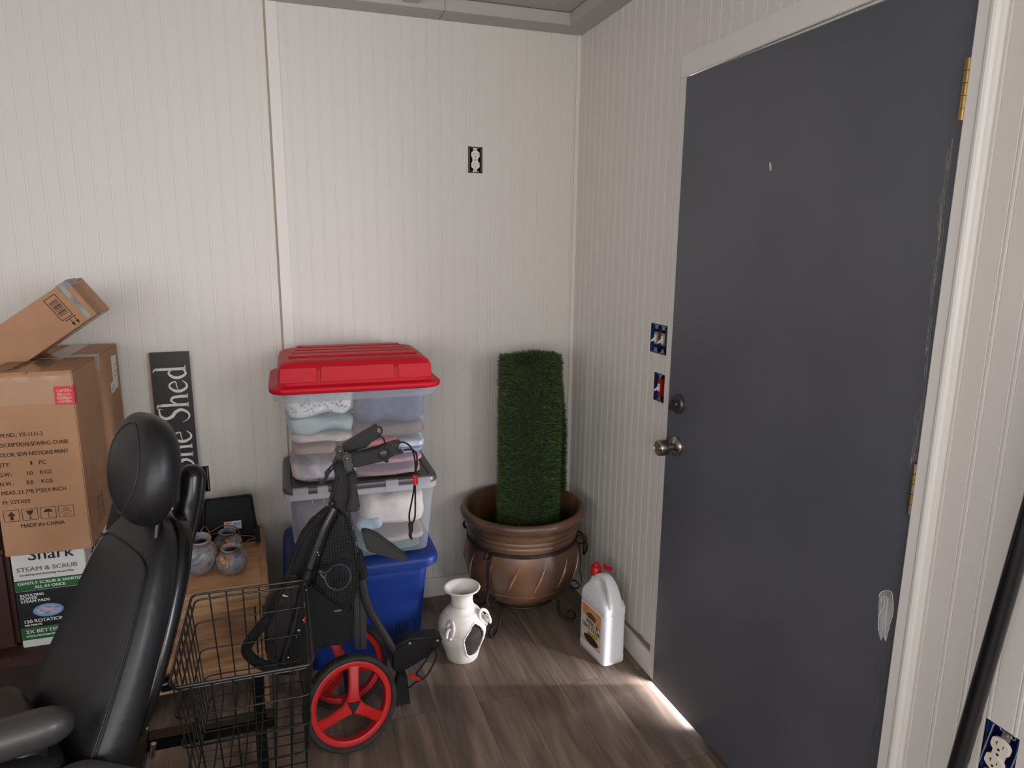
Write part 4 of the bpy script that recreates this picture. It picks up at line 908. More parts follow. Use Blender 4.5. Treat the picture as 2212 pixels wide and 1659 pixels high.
while yy < y1_-.012:
    t_ = rb_.choice((.0008,.0014,.0022)); b2(X_+.006,X_+.032,yy,yy+t_); yy += t_+rb_.choice((.0010,.0018,.0026))
b2(.048,.082,HH*.25,HH*.25+.0022)
for xx in (.054,.068):
    b2(xx,xx+.0018,HH*.10,HH*.235); q = [TM2@Vector((xx+.0009+a,HH*.10+b,-.0006)) for a,b in ((-.0048,.006),(.0048,.006),(0,-.006))]; bc.add(q,[(0,1,2)])
obj('barcode_and_arrows', bc, mat('dark_brown_ink',(44,24,18),.85), bo_)

# white steam mop carton under it
shk = thing('steam_mop_carton', 'white steam mop carton with green bands, under the sewing chair box', 'box', (-1.90,-.33,.335))
SX0,SX1,SY0,SY1,SZ0,SZ1 = -2.012,-1.822,-.555,-.10,.335,.6505
wc = mat('white_carton', (214,212,210), .5); sko = obj('carton', MB().box((SX0,SY0,SZ0),(SX1,SY1,SZ1)), wc, shk, bevel=.002)
green = mat('green_band', (38,92,52), .5); blkp = mat('black_panel', (18,20,26), .45); SW = SX1-SX0
def sp(nm,a,b,c,d,m,l=.0006): return obj(nm, MB().box((SX0+a*SW,SY0-l,SZ1-d),(SX0+b*SW,SY0-.0001,SZ1-c)), m, sko)
sp('green_band',0,1,.098,.132,green); sp('black_panel',0,.99,.133,.252,blkp); sp('green_band',0,.99,.2525,.291,green)
def stx(nm, items, m):
    for s_,x_,z_,sz,w_ in items: mb = MB(); text(mb, s_, sz, (SX0+x_,SY0-.0012,SZ1-z_), EXF, EZ, 0, 'LEFT', w_, .0006); obj(nm, mb, m, sko)
stx('brand_lettering',[('Shark',.042,.036,.050,.118)],inkb)
stx('lettering',[('STEAM & SCRUB',.010,.070,.0185,.156)],mat('grey_ink',(108,112,124),.6)); stx('small_lettering',[('Scrubbing and Sanitizing Steam Mop',.016,.084,.009,.14)],MATS['grey_ink'])
whi = mat('white_ink',(214,220,214),.6)
stx('band_lettering',[('GENTLY SCRUB & SANITIZE',.008,.112,.0125,.172),('ALL AT ONCE',.050,.126,.0125,.080),('2X BETTER',.012,.270,.016,.09),('STUCK-ON STAIN REMOVAL',.012,.282,.008,.10)],whi)
stx('panel_lettering',[('ROTATING',.010,.150,.012,.060),('POWER',.010,.160,.012,.042),('STEAM PADS',.010,.170,.012,.074),('150 ROTATIONS',.010,.236,.015,.110),('PER MINUTE',.012,.246,.008,.044)],whi)
rg_ = MB(); cc_ = Vector((SX0+.078,SY0-.0012,SZ1-.200))
rg_.prism([(.040*math.cos(2*PI*i/32),.021*math.sin(2*PI*i/32)) for i in range(32)],cc_,(1,0,0),(0,0,1),.0004); pr = obj('pad_picture', rg_, mat('glow_blue',(96,156,204),.5), sko)
rg_ = MB(); rg_.prism([(.034*math.cos(2*PI*i/32),.0165*math.sin(2*PI*i/32)) for i in range(32)],cc_-Vector((0,.0006,0)),(1,0,0),(0,0,1),.0004); obj('pad_centre', rg_, mat('pad_pale',(190,184,196),.5,var=(120,132,170),vscale=60,stretch=(1,1,3)), pr)
tm = MB(); text(tm,'Shark',.052,(SX1+.0008,-.50,SZ1-.062),Vector((0,1,.0)),Vector((0,0,1)),0,'LEFT',.16,.0008); obj('side_lettering', tm, inkb, sko)

# dark red box left of it, both on a low dark bench
dr = thing('storage_box', 'dark red-brown carton left of the white steam mop carton', 'box', (-2.15,-.35,.335))
obj('carton', MB().box((-2.128,-.55,.335),(-2.022,-.10,.648)), mat('maroon_carton',(66,32,27),.6,var=(52,27,24),vscale=5), dr, bevel=.012, seg=4)
lb_ = thing('low_bench', 'low dark bench under the cartons, behind the black seat', 'bench', (-2.05,-.35,0))
bm_ = mat('dark_brown_bench',(46,33,30),.8,var=(38,28,26),vscale=6)
obj('seat_board', MB().box((-2.72,-.60,.30),(-1.805,-.04,.334)), mat('dark_red_board',(60,32,28),.75), lb_, bevel=.003)
obj('front_panel', MB().box((-2.71,-.585,.0),(-1.81,-.565,.30)), bm_, lb_, bevel=.002)
for x in (-2.71,-1.83): obj('side_panel', MB().box((x,-.565,0),(x+.02,-.05,.30)), bm_, lb_, bevel=.002)
dkb = thing('dark_case', 'black upright case at the left edge, beside the cartons', 'case', (-2.55,-.35,0))
obj('shell', MB().box((-2.70,-.62,0.335),(-2.135,-.06,.90)), mat('case_grey',(48,48,50),.6), dkb, bevel=.02, seg=4)

# ------------------------------------------------------------------ folded golf push cart
def A(u,v,y): return at(u,v,y=y)
cblk = mat('cart_black_plastic',(24,24,25),.42,bump=.04,bscale=120); cgrey = mat('grey_anodised_tube',(84,84,84),.4,.6); cred = mat('red_wheel_plastic',(204,28,30),.42)
tyre = mat('tyre_rubber',(40,38,36),.75,bump=.1,bscale=60,var=(58,54,50),vscale=20); nylon = mat('black_nylon',(20,20,22),.85,bump=.25,bscale=90)
cordm = mat('black_cord',(14,14,15),.8); rivet = mat('steel_rivet',(170,166,160),.3,1)
def net_mat():
    m = bpy.data.materials.new('black_net'); m.use_nodes = True; nt = m.node_tree; p = nt.nodes['Principled BSDF']; p.inputs['Base Color'].default_value = (*lin((22,22,22)),1); p.inputs['Roughness'].default_value = .8
    tc = nt.nodes.new('ShaderNodeTexCoord'); sx = nt.nodes.new('ShaderNodeSeparateXYZ'); nt.links.new(tc.outputs['Object'], sx.inputs[0]); o = []
    for ax in (0,2):
        mu = nt.nodes.new('ShaderNodeMath'); mu.operation = 'MULTIPLY'; mu.inputs[1].default_value = 780; nt.links.new(sx.outputs[ax], mu.inputs[0])
        si = nt.nodes.new('ShaderNodeMath'); si.operation = 'SINE'; nt.links.new(mu.outputs[0], si.inputs[0])
        g = nt.nodes.new('ShaderNodeMath'); g.operation = 'GREATER_THAN'; g.inputs[1].default_value = .30; nt.links.new(si.outputs[0], g.inputs[0]); o.append(g)
    mm = nt.nodes.new('ShaderNodeMath'); mm.operation = 'MULTIPLY'; nt.links.new(o[0].outputs[0], mm.inputs[0]); nt.links.new(o[1].outputs[0], mm.inputs[1])
    m2 = nt.nodes.new('ShaderNodeMath'); m2.operation = 'SUBTRACT'; m2.inputs[0].default_value = 1; nt.links.new(mm.outputs[0], m2.inputs[1]); nt.links.new(m2.outputs[0], p.inputs['Alpha']); return m
net = net_mat()
cart = thing('golf_push_cart', 'folded black golf push cart with red spoked wheels, before the tub stack', 'golf cart', (-1.05,-.76,0))
def pxprism(pts, y, th, slope=0):
    """outline seen in the photo, standing at depth y and th thick away from the camera"""
    mb = MB(); n = len(pts); a = [A(u,v,y) for u,v in pts]; b = [q+Vector((0,th,slope)) for q in a]
    return mb.add(a+b,[tuple(range(n)),tuple(range(2*n-1,n-1,-1))]+[(i,(i+1)%n,n+(i+1)%n,n+i) for i in range(n)])
def pxtube(pts, y, r, n=12, sm=8, mb=None):
    P = [A(q[0],q[1],q[2] if len(q) > 2 else y) for q in pts]; return (mb or MB()).tube(spline(P,sm), r, n)
def wheel(c, nrm, R, name, spin=0):
    z = Vector(nrm).normalized(); x = Vector((0,0,1))-z*z.z; x.normalize(); x = Matrix.Rotation(spin,3,z)@x; y = z.cross(x)
    M = Matrix(((x.x,y.x,z.x,c[0]),(x.y,y.y,z.y,c[1]),(x.z,y.z,z.z,c[2]),(0,0,0,1)))
    tp = [(R*.865+(R*.135-.002)*k,b) for k,b in ((0,-.016),(.35,-.0235),(.75,-.0235),(.95,-.018),(1.0,-.008),(1.0,.008),(.95,.018),(.75,.0235),(.35,.0235),(0,.016))]
    t = obj(name, MB().lathe(tp+[tp[0]],72,(0,0,0),M), tyre, cart, smooth=True, angle=60)
    tr_ = MB()
    for i in range(48):
        a = 2*PI*i/48
        for sg in (-1,1):
            p = [Vector((math.cos(a+da)*rr_,math.sin(a+da)*rr_,b)) for da,b,rr_ in ((0,sg*.001,R-.0012),(.05,sg*.0125,R-.003))]
            tr_.tube([M@p[0],M@p[1]],.0018,5)
    obj('tread', tr_, tyre, t)
    ri = R*.865
    rim = MB().lathe([(ri,-.015),(ri,.016),(ri-.006,.0175),(ri-.017,.014),(ri-.019,.004),(ri-.019,-.010),(ri-.010,-.015),(ri,-.015)],72,(0,0,0),M)
    r_o = obj('rim', rim, cred, t, smooth=True, angle=40)
    for k in range(3):
        a = 2*PI*k/3; e = Vector((math.cos(a),math.sin(a),0)); s = Vector((-e.y,e.x,0)); rg = []
        for r_,w_,zc,hh in ((.012,.024,.024,.008),(.030,.0175,.026,.007),(.07,.0155,.019,.0065),(ri-.028,.0165,.011,.007),(ri-.012,.022,.006,.008)):
            rg.append([M@(e*r_+s*w_*sx_+Vector((0,0,zc+hh*sz_))) for sx_,sz_ in ((-.7,1),(.7,1),(1,.3),(1,-1),(-1,-1),(-1,.3))])
        obj('spoke', MB().loft(rg), cred, r_o, bevel=.0015)
    obj('hub', MB().lathe([(0,-.022),(.026,-.022),(.026,.018),(.020,.0345),(0,.0350)],6,(0,0,0),M@Matrix.Rotation(PI/6,4,'Z')), cred, r_o, bevel=.003)
    hc_ = MB(); hc_.prism([(.024*math.cos(2*PI*k/3+PI),.024*math.sin(2*PI*k/3+PI)) for k in range(3)], M@Vector((0,0,.0352)), x, y, .0025); obj('hub_cover', hc_, cblk, r_o, bevel=.002)
    return M
FW = A(757,1511,-.845); nrm = Vector((.22,-.93,.22)).normalized(); R = .147
FW.z = R*math.sqrt(1-nrm.z**2)+.0215*abs(nrm.z)+.001
M1 = wheel(FW, nrm, R, 'wheel', math.radians(-10))
RW = Vector((A(744,1452,-.64).x,-.64,0)); n2_ = Vector((.10,-.97,.15)).normalized(); RW.z = R*math.sqrt(1-n2_.z**2)+.0215*abs(n2_.z)+.001
wheel(RW, n2_, R, 'wheel', math.radians(18))
ax = MB().tube([FW+nrm*-.02, RW+n2_*.02], .009, 14); obj('axle', ax, cblk, cart, smooth=True)
# frame
obj('centre_strut', pxprism([(764,1235),(791,1235),(793,1404),(765,1404)],-.76,.030), cgrey, cart, bevel=.004)
obj('strut_groove', pxprism([(776,1250),(778,1250),(779,1402),(777,1402)],-.7606,.001), cblk, cart)
tR = obj('side_tube', pxtube([(738,1075,-.82),(748,1110,-.81),(757,1150,-.80),(768,1200,-.79),(781,1256,-.78),(794,1308,-.76),(812,1342,-.74),(856,1412,-.71)],0,.0135,16), cgrey, cart, smooth=True)
obj('sleeve', pxtube([(769,1192,-.79),(783,1246,-.78)],0,.0185,18), cblk, tR, smooth=True)
dash = MB()
for (u,v) in ((757,1120),(761,1137),(764,1155),(768,1170)): dash.add([A(u,v,-.8155),A(u+1.5,v,-.8155),A(u+3,v+9,-.8155),A(u+1.5,v+9,-.8155)],[(0,1,2,3)])
obj('tube_marking', dash, mat('pale_marking',(150,150,148),.6), tR)
tL = obj('side_tube', pxtube([(722,1098,-.86),(703,1135,-.87),(688,1172,-.87),(674,1212,-.868),(662,1250,-.865),(652,1290,-.862),(640,1340,-.862),(622,1400,-.862),(613,1432,-.862)],0,[.009]*8*5+[.0105]*(8*3+1),14), cgrey, cart, smooth=True)
obj('sleeve', pxtube([(668,1232,-.883),(660,1258,-.886)],0,.0125,14), cblk, tL, smooth=True)
ln = pxprism([(655,1268),(666,1262),(668,1276),(662,1292),(655,1320),(650,1345),(651,1362),(646,1380),(634,1400),(626,1424),(616,1430),(615,1420),(626,1392),(634,1372),(640,1350),(645,1318),(648,1290)],-.876,.006); lk = obj('link_plate', ln, cblk, tL, bevel=.001)
rv = MB()
for u,v,r in ((661,1275,.0042),(655,1340,.004),(645,1363,.006),(640,1376,.003),(622,1421,.0045),(686,1193,.004),(688,1199,.003)): rv.ball(A(u,v,-.878),(r,.003,r),None,12)
obj('rivets', rv, rivet, lk, smooth=True)
obj('catch', pxprism([(657,1300),(662,1297),(663,1308),(656,1314)],-.879,.003), mat('bright_steel',(210,206,200),.3,.9), lk)
obj('red_catch', pxprism([(656,1334),(663,1331),(661,1345),(656,1346)],-.878,.004), cred, lk)
# head bracket and bag arms
hb = obj('handle_bracket', pxprism([(722,1000),(733,992),(752,1012),(764,1014),(771,1028),(771,1052),(777,1088),(774,1104),(760,1110),(741,1106),(728,1098),(712,1092),(722,1055),(728,1036),(719,1014)],-.86,.055), cblk, cart, bevel=.006)
obj('lever', pxprism([(757,1040),(770,1040),(773,1070),(779,1098),(774,1107),(754,1108),(751,1098),(757,1075)],-.885,.024), mat('lever_plastic',(44,44,45),.4), hb, bevel=.005)
obj('knob', MB().ball(A(717,1088,-.875),.0105), cblk, hb, smooth=True)
obj('buckle', pxprism([(752,1028),(771,1026),(772,1042),(754,1044)],-.890,.02), cblk, hb, bevel=.004)
k1 = obj('knuckle', pxprism([(739,984),(744,978),(755,978),(759,986),(762,1012),(758,1022),(746,1018)],-.90,.016), mat('grey_plastic',(66,66,67),.45), hb, bevel=.005)
obj('rivets', MB().ball(A(750.5,990.5,-.902),(.0045,.003,.0045),None,12), rivet, k1, smooth=True)
k2 = obj('knuckle', pxprism([(724,968),(729,963),(738,963),(743,970),(744,992),(738,1000),(727,998)],-.85,.016), MATS['grey_plastic'], hb, bevel=.005)
obj('rivets', MB().ball(A(735,975,-.852),(.004,.003,.004),None,12), rivet, k2, smooth=True)
a1 = obj('bag_arm', pxprism([(756,984),(785,978),(817,970),(835,962),(864,954),(868,957),(862,961),(860,968),(863,976),(872,976),(873,980),(852,985),(833,996),(800,1004),(764,1012)],-.895,.035), cblk, cart, bevel=.004)
obj('arm_boss', MB().ball(A(829,980,-.896),(.017,.010,.017)), mat('boss_plastic',(48,48,49),.35), a1, smooth=True); obj('knob', MB().ball(A(835,995,-.89),.006), cblk, a1, smooth=True)
rb2 = MB()
for u,v in ((848,962),(855,960),(853,981),(860,978)): rb2.ball(A(u,v,-.897),(.0035,.002,.0018),None,8)
obj('rivets', rb2, rivet, a1, smooth=True)
a2 = obj('bag_arm', pxprism([(739,966),(765,950),(789,935),(815,920),(818,922),(814,930),(817,940),(824,941),(821,946),(803,956),(792,967),(775,972),(746,982)],-.84,.035), cblk, cart, bevel=.004)
c = MB(); pxtube([(817,922),(823,924),(825,932),(821,939)],-.835,.0022,8,8,c); pxtube([(820,943),(827,946),(831,955),(829,967),(820,978),(815,976)],-.86,.0024,8,8,c)
obj('elastic_loop', c, cordm, a2, smooth=True)
c = MB(); pxtube([(865,955),(877,957),(888,967),(894,982),(897,1000),(897,1018),(896,1030)],-.895,.0026,8,8,c); pxtube([(872,973),(882,971),(892,972),(899,980),(901,995),(899,1015),(897,1030)],-.90,.0026,8,8,c)
pxtube([(895,1046),(893,1065),(888,1090),(884,1112),(885,1126),(888,1132)],-.895,.0026,8,8,c); pxtube([(897,1046),(897,1075),(897,1100),(896,1118),(891,1132)],-.90,.0026,8,8,c)
cd_ = obj('elastic_cord', c, cordm, a1, smooth=True)
obj('red_toggle', pxtube([(896,1026),(897,1047)],-.90,.0062,12,2), cred, cd_, smooth=True)
obj('cord_hook', pxprism([(882,1131),(893,1129),(893,1146),(890,1155),(892,1167),(889,1168),(883,1160),(884,1148)],-.903,.010), cblk, cd_, bevel=.002)
c = MB(); pxtube([(727,998),(715,1008),(706,1020)],-.875,.003,8,6,c); pxtube([(730,1002),(718,1013),(708,1026)],-.880,.003,8,6,c)
hk = obj('elastic_cord', c, cordm, hb, smooth=True)
obj('cord_hook', pxprism([(708,1014),(714,1018),(708,1034),(699,1046),(692,1048),(688,1042),(689,1034),(691,1034),(693,1042),(698,1040),(702,1030),(701,1022)],-.885,.010), cblk, hk, bevel=.002)
obj('elastic_loop', pxtube([(729,1036),(721,1040),(718,1050),(719,1060),(722,1066)],-.85,.0022,8), cordm, hb, smooth=True)
# wedge plate, mesh bags, pouch
obj('side_plate', pxprism([(781,1146),(800,1149),(818,1157),(850,1180),(879,1202),(882,1210),(880,1216),(866,1214),(830,1203),(794,1192),(786,1170)],-.80,.03), mat('plate_plastic',(46,46,47),.6,bump=.1), cart, bevel=.005)
bag = obj('net_bag', pxprism([(728,1104),(752,1106),(766,1160),(777,1225),(776,1275),(760,1320),(735,1310),(700,1290),(672,1262),(686,1205),(704,1150)],-.835,.10), net, cart, bevel=.012, seg=3)
obj('net_bag', pxprism([(712,1102),(716,1110),(700,1140),(684,1178),(668,1225),(655,1262),(640,1262),(615,1300),(612,1270),(628,1215),(650,1165),(672,1135)],-.835,.06), net, cart, bevel=.01, seg=3)
obj('bag_piping', pxtube([(716,1098,-.845),(690,1120,-.85),(665,1145,-.85),(646,1175,-.85),(628,1222,-.85),(612,1268,-.86),(600,1290,-.87),(588,1330,-.88)],0,.0062,10), nylon, cart, smooth=True)
obj('pouch', pxprism([(672,1255),(700,1278),(738,1306),(762,1318),(766,1345),(764,1385),(742,1398),(700,1400),(668,1432),(636,1448),(612,1444),(618,1400),(636,1352),(650,1300),(655,1268)],-.82,.12), nylon, cart, bevel=.012, seg=3)
tm = MB(); text(tm,'MARKET',.007,A(722,1322,-.823),Vector((1,0,0)),Vector((0,0,1)),.0,'LEFT',.022); obj('lettering', tm, whi, cart)
obj('rain_cover', pxprism([(612,1262),(632,1240),(650,1252),(646,1300),(634,1350),(622,1398),(604,1440),(590,1432),(592,1400),(584,1385),(572,1380),(570,1350),(578,1312),(592,1284)],-.855,.05), mat('charcoal_fabric',(44,42,42),.85,bump=.3,bscale=40), cart, bevel=.008, seg=3)
obj('label_tag', pxprism([(610,1285),(612,1284),(622,1288),(621,1289.5),(611,1288.5)],-.858,.001), mat('white_ink',(214,220,214)), cart)
cup = MB(); cc = A(730,1247,-.90); cup.tube([cc+Vector((.036*math.cos(t),-.012*math.sin(t)*0,.036*math.sin(t)*.95))+Vector((0,.010*math.sin(t),0)) for t in [2*PI*i/32 for i in range(32)]], .0040, 8, closed=True)
cup.tube(spline([A(694,1236,-.895),A(706,1236,-.90),A(716,1226,-.90)],6),.004,8).tube(spline([A(692,1240,-.895),A(702,1252,-.90),A(708,1264,-.90)],6),.004,8)
co_ = obj('cup_ring', cup, mat('ring_plastic',(40,40,41),.4), cart, smooth=True); obj('pivot', MB().ball(A(692,1236,-.89),(.011,.008,.011)), cblk, co_, smooth=True)
obj('foam_handle', pxtube([(600,1300,-.85),(586,1325,-.86),(562,1356,-.866),(542,1382,-.868),(533,1398,-.868),(535,1412,-.868),(552,1428,-.868),(578,1440,-.866),(606,1446,-.865),(640,1447,-.865)],0,[.004]*8+[.010]*4+[.0150]*61,14), mat('black_foam',(26,26,26),.9,bump=.3,bscale=150), cart, smooth=True)
# lower bracket on the right
ft_ = obj('foot_bracket', pxprism([(844,1412),(860,1394),(885,1380),(925,1377),(952,1376),(959,1388),(954,1398),(944,1404),(926,1421),(894,1440),(863,1458),(846,1448)],-.73,.06,.0), cblk, cart, bevel=.008, seg=3)
rv = MB()
for u,v,r in ((885,1390,.007),(945,1384,.0065)): rv.ball(A(u,v,-.733),(r,.004,r*.8),None,14)
obj('rivets', rv, mat('dull_rivet',(150,146,140),.4,.8), ft_, smooth=True)
obj('rubber_grip', pxprism([(862,1458),(880,1463),(883,1490),(887,1520),(881,1524),(879,1519),(875,1526),(872,1520),(868,1530),(864,1522),(858,1530),(850,1512),(856,1480)],-.75,.04), mat('black_rubber',(22,22,23)), cart, bevel=.002)
c = MB(); pxtube([(930,1400,-.75),(940,1404,-.77),(943,1418,-.78),(936,1435,-.78),(924,1456,-.78),(914,1466,-.78),(898,1474,-.78),(880,1488,-.77)],0,.0028,8,8,c); pxtube([(936,1402,-.75),(922,1424,-.77),(908,1444,-.78),(900,1456,-.78),(910,1464,-.78)],0,.0028,8,8,c)
cd2 = obj('elastic_cord', c, cordm, ft_, smooth=True); obj('red_toggle', pxprism([(885,1459),(908,1465),(909,1471),(906,1472),(884,1465)],-.79,.010), cred, cd2, bevel=.002)

# ------------------------------------------------------------------ mobility scooter with its black seat
leather = mat('black_vinyl', (21,21,24), .42, bump=.14, bscale=70); shellp = mat('black_gloss_plastic',(15,15,16),.22); greyf = mat('grey_scooter_body',(92,88,90),.5,bump=.1,bscale=200,var=(80,76,78),vscale=8)
sct = thing('mobility_scooter', 'mobility scooter at the left with high black seat, headrest and grey body', 'scooter', (-1.75,-1.4,0))
NV = Vector((-.86,-.51,0)).normalized(); LV = Vector((.51,-.86,0)).normalized()      # seat looks along NV; LV points to its near side
B0 = at(176,1545,y=-1.33); B1 = at(308,1165,y=-1.20)
UPV = (B1-B0).normalized(); BN = LV.cross(UPV).normalized(); BN = BN if BN.dot(NV) > 0 else -BN
def pad(secs, n=36, pw=.42, base=None):
    rg = []
    for c_,hw_,f_,b_ in secs:      # centre, half width, front bulge, back depth
        rr = []
        for j in range(n):
            a = 2*PI*j/n; ca, sa = math.cos(a), math.sin(a); x = math.copysign(abs(ca)**pw,ca)*hw_; y = math.copysign(abs(sa)**(pw+.25),sa); y = y*f_ if y > 0 else y*b_
            rr.append(c_+LV*x+BN*y)
        rg.append(rr)
    return MB().loft(rg)
L_ = (B1-B0).length
def bp(t, off=0): return B0+UPV*(L_*t)+BN*off
secs = []
for t,hw_,f_,b_ in ((-.32,.10,.01,.02),(-.31,.15,.03,.04),(-.26,.185,.045,.048),(-.15,.194,.050,.050),(.05,.196,.052,.050),(.2,.192,.050,.050),(.4,.182,.046,.048),(.6,.172,.045,.048),(.78,.156,.044,.048),(.90,.142,.040,.048),(.98,.128,.033,.044),(1.04,.118,.024,.040),(1.10,.10,.014,.034),(1.16,.07,.006,.026),(1.19,.03,.0,.015)): secs.append((bp(t),hw_,f_,b_))
obj('backrest', pad(secs), leather, sct, smooth=True, angle=80, sub=1)
# seam piping down the near side and across the top
sm_ = MB(); P = []
for t,hw_,f_,b_ in ((-.25,.165,.042,0),(-.15,.178,.046,0),(.05,.181,.047,0),(.2,.177,.045,0),(.4,.167,.042,0),(.6,.157,.041,0),(.78,.142,.040,0),(.90,.126,.036,0),(.95,.095,.038,0),(.965,.04,.041,0),(.965,-.04,.041,0),(.95,-.095,.038,0),(.90,-.126,.036,0)): P.append(bp(t)+LV*hw_+BN*(f_*.93))
obj('seam', sm_.tube(spline(P,5),.0016,6), mat('black_seam',(12,12,13),.5), sct, smooth=True)
# hard shell and side bolster behind
secs = [(bp(t,-.055),hw_,.030,b_) for t,hw_,b_ in ((-.06,.10,.015),(.0,.15,.02),(.3,.16,.022),(.7,.14,.022),(.98,.115,.022),(1.14,.08,.018),(1.20,.04,.01))]
obj('back_shell', pad(secs), shellp, sct, smooth=True, angle=80, sub=1)
# headrest
hcn = at(311,1012,y=-1.21); hs = []
hup = (UPV*.75+Vector((0,0,1))*.5).normalized()
for s_ in range(13):
    a = -PI/2+PI*s_/12; k = abs(math.cos(a))**.72; hs.append((hcn+hup*(.118*math.sin(a)), .120*max(k,.03), .052*max(k,.03), .050*max(k,.03)))
hr_o = obj('headrest', pad(hs,36,.62), leather, sct, smooth=True, angle=80, sub=1)
sp_ = []
for i in range(40):
    a = 2*PI*i/40; s1 = .094*math.sin(a)-.006; k1_ = max(.05,1-(s1/.118)**2)**.36; w1 = .66*.120*k1_*math.cos(a); d1_ = .052*k1_*max(0,1-(abs(w1)/(.120*k1_))**3.2)**.435; sp_.append(hcn+hup*s1+LV*w1+BN*(d1_-.0002))
obj('seam', MB().tube(sp_,.0013,6,closed=True), mat('charcoal_thread',(48,48,50),.7), hr_o, smooth=True)
pst = MB()
for s_ in (-.05,.05): pst.tube([hcn-hup*.02+LV*s_-BN*.02, hcn-hup*.20+LV*s_-BN*.035],.006,10)
obj('post', pst, shellp, hr_o, smooth=True)
# raised armrests
ar = MB(); Q = [(414,1030,-1.10),(411,1065,-1.11),(403,1110,-1.12),(389,1165,-1.135),(367,1225,-1.15),(343,1285,-1.17),(321,1335,-1.20),(304,1385,-1.23),(292,1430,-1.26)]
arp = spline([A(u,v,y) for u,v,y in Q],5)
_d = (arp[0]-arp[4]).normalized(); ar.tube([arp[0]+_d*k for k in (.030,.028,.023,.015,.006)]+arp, [.005,.013,.021,.027,.0305]+[.0315]*8+[.0305]*10+[.027]*12+[.022]*(len(arp)-30), 24)
ar1 = obj('armrest', ar, mat('armrest_skin',(18,18,20),.26), sct, smooth=True, angle=80)
q = A(416,1024,-1.09); pass
obj('arm_pivot', MB().tube([A(398,1030,-1.08),A(410,1040,-1.09)],.016,14), cblk, ar1, smooth=True)
far = bp(.62)-LV*.175; e_ = UPV
far_ = MB().tube([A(285,1035,-.98),A(270,1080,-1.0),A(255,1146,-1.02)],[.018,.026,.027],16)
obj('armrest', far_, nylon, sct, smooth=True)
# seat cushion
sc_ring = []
for t,hw_,hu in ((.02,.15,.030),(.03,.175,.045),(.10,.185,.052),(.30,.19,.055),(.42,.185,.050),(.455,.16,.034),(.47,.12,.014)):
    c_ = B0+NV*(t+.045)+Vector((0,0,.005)); sc_ring.append([c_+LV*(math.copysign(abs(math.cos(a))**.4,math.cos(a))*hw_)+Vector((0,0,math.copysign(abs(math.sin(a))**.6,math.sin(a))*hu)) for a in [2*PI*j/32 for j in range(32)]])
obj('seat_cushion', MB().loft(sc_ring), leather, sct, smooth=True, angle=80, sub=1)
ap = [B0+LV*.10+NV*.30+Vector((0,0,.085))]
A0 = at(0,1600,z=.67); A1 = at(128,1562,z=.67)
d_ = (A0-A1).normalized(); ar2 = MB().tube([A1-d_*.026,A1-d_*.024,A1-d_*.018,A1-d_*.008,A1+d_*.008,A1+d_*.03,A1+d_*.1,A1+d_*.3,A1+d_*.32],[.004,.012,.021,.0285,.034,.0365,.038,.038,.02],24)
obj('armrest', ar2, mat('worn_grey_vinyl',(58,55,55),.45,var=(50,47,48),vscale=9,coat=.15), sct, smooth=True, angle=80)
obj('armrest_frame', MB().tube(spline([A1+d_*.02-Vector((0,0,.03)),A1+d_*.10-Vector((0,0,.045)),A1+d_*.34-Vector((0,0,.045))],6),.022,12), shellp, sct, smooth=True)
obj('blue_control', MB().ball(A1+d_*.185+Vector((0,0,.0)), (.03,.03,.02)), mat('blue_badge',(20,70,200),.3), sct, smooth=True)
# grey rear body cover
C0 = at(160,1604,z=.62); C1 = at(405,1652,z=.62); C2 = at(0,1652,z=.62)
e1 = (C1-C0).normalized(); e2 = (C2-C0).normalized(); e2 = (e2-e1*e1.dot(e2)).normalized(); ring_ = []
for z,ins in ((.18,.02),(.30,.0),(.56,.0),(.598,.006),(.615,.022),(.625,.06)): ring_.append([C0+e1*a+e2*b+Vector((0,0,z-.62)) for a,b in [(x+.30,y+.30) for x,y in rrect(.30-ins,.30-ins,.05,6)]])
# keep the cover clear of the basket
obj('body_cover', MB().loft(ring_), greyf, sct, smooth=True, angle=70)
#obj('chrome_cap', MB().ball(at(392,1654,z=.62)-Vector((0,0,.004)),(.016,.016,.010)), nick, sct, smooth=True)
obj('seat_post', MB().tube([(-1.70,-1.40,.18),(-1.70,-1.40,.48)],.03,16), shellp, sct, smooth=True)
# chassis and wheels (below the picture's edge)
obj('chassis', MB().box((-2.55,-1.60,.10),(-1.62,-1.20,.17)), shellp, sct, bevel=.02)
for x,y in ((-1.78,-1.66),(-1.78,-1.14),(-2.45,-1.66),(-2.45,-1.14)):
    Mw = Matrix.Translation((x,y,.105))@Matrix.Rotation(PI/2,4,'X'); obj('wheel', MB().lathe([(.03,-.03),(.09,-.032),(.105,-.02),(.105,.02),(.09,.032),(.03,.03),(.03,-.03)],40,(0,0,0),Mw), tyre, sct, smooth=True, angle=50)
# recline adjuster and basket bracket
gk = A(331,1484,-1.16)
kb_ = obj('adjuster_knob', MB().tube([gk,gk+Vector((.014,.004,.001)),gk+Vector((.040,.012,.004))][0:1]+[gk+Vector((.012,.003,.0)),gk+Vector((.016,.004,.0)),gk+Vector((.036,.01,.0))],[.008,.010,.0185,.0205],16), shellp, sct, smooth=True, angle=50)
obj('threaded_stud', MB().tube([A(312,1488,-1.19),gk],.0045,10), nick, kb_, smooth=True)
br = MB(); br.tube(spline([A(312,1440,-1.2),A(300,1480,-1.22),A(296,1530,-1.24),A(285,1590,-1.25)],6),.017,12); obj('recline_arm', br, shellp, sct, smooth=True)
bp_ = MB().ball(A(306,1490,-1.215),(.010,.008,.014)); obj('pivot_bolt', bp_, nick, sct, smooth=True)
bk = MB().box((-1.63,-.925,.170),(-1.30,-.875,.205)); obj('basket_bar', bk, shellp, sct, bevel=.004)
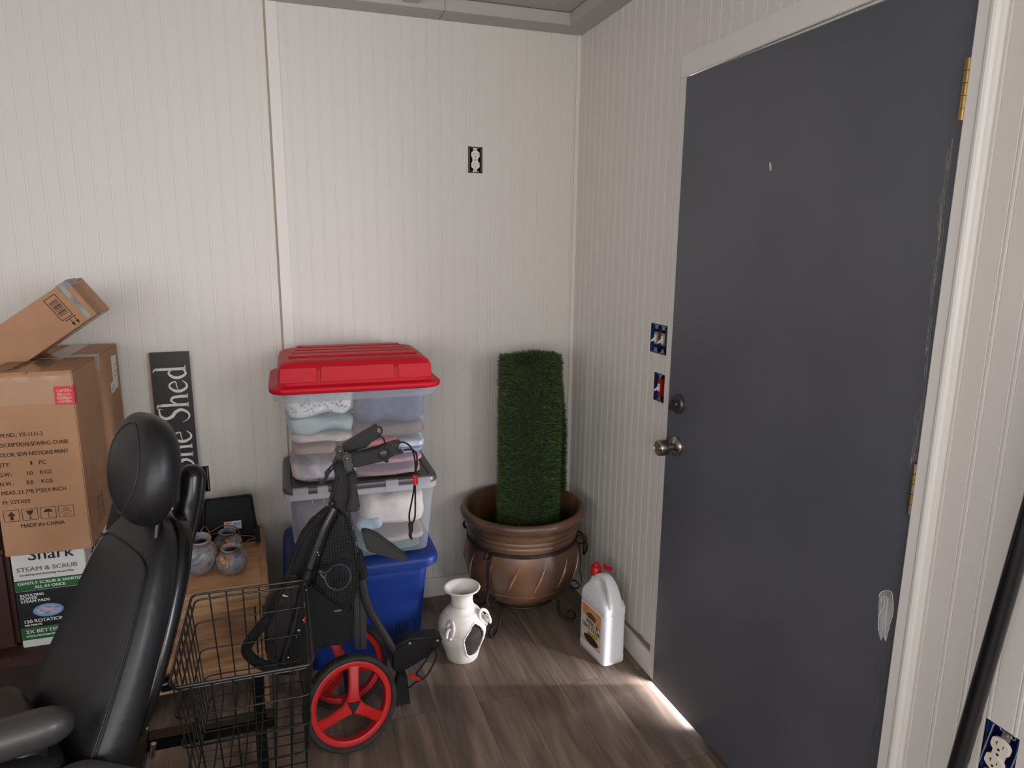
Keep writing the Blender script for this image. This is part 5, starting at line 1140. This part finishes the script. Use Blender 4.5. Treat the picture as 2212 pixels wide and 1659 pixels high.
obj('basket_bar', MB().box((-1.66,-1.30,.170),(-1.625,-.875,.205)), shellp, sct, bevel=.004)
vp = MB().box((-1.352,-.920,.02),(-1.322,-.890,.33)); obj('basket_post', vp, shellp, sct, bevel=.003)
obj('hitch_pin', MB().tube([A(332,1606,-1.1),A(327,1636,-1.1)],.0065,10), nick, sct, smooth=True); obj('hitch_pin', MB().ball(A(315,1573,-1.15),.008), nick, sct, smooth=True)

# ------------------------------------------------------------------ wire basket behind the seat
wirem = mat('black_coated_wire',(30,29,28),.38)
bk_t = thing('wire_basket', 'black wire basket mounted behind the black scooter seat', 'basket', (-1.34,-1.10,.60))
XA,XB,YA,YB = -1.489,-1.188,-1.312,-.890
levels = [(.600,0,.0032),(.520,.006,.0022),(.440,.012,.0022),(.362,.019,.0022),(.300,.026,.0026)]
def bring(z, i, r=.018): return [Vector((a,b,z)) for a,b in rrect((XB-XA)/2-i,(YB-YA)/2-i,r,4,(XA+XB)/2,(YA+YB)/2)]
obj('top_rim', MB().tube(bring(.600,0),.0034,8,closed=True), wirem, bk_t, smooth=True)
obj('top_rim', MB().tube(bring(.588,.008),.0026,8,closed=True), wirem, bk_t, smooth=True)
for z,i,r in levels[1:]: obj('side_ring', MB().tube(bring(z,i),r,8,closed=True), wirem, bk_t, smooth=True)
nx, ny = 7, 10
for k in range(1,nx):
    u = k/nx; P = [Vector((XA+(XB-XA)*(i*0)+(XB-XA)*u,0,0)) for i in (0,)]
    def pt(side,z,i): return Vector((XA+i+(XB-XA-2*i)*u, (YA+i) if side else (YB-i), z))
    obj('side_wire', MB().tube([pt(1,.600,0),pt(1,.300,.026),pt(0,.300,.026),pt(0,.600,0)],.0020,6), wirem, bk_t, smooth=True, angle=60)
for k in range(1,ny):
    u = k/ny
    def pt(side,z,i): return Vector(((XB-i) if side else (XA+i), YA+i+(YB-YA-2*i)*u, z))
    obj('side_wire', MB().tube([pt(1,.600,0),pt(1,.300,.026),pt(0,.300,.026),pt(0,.600,0)],.0020,6), wirem, bk_t, smooth=True, angle=60)
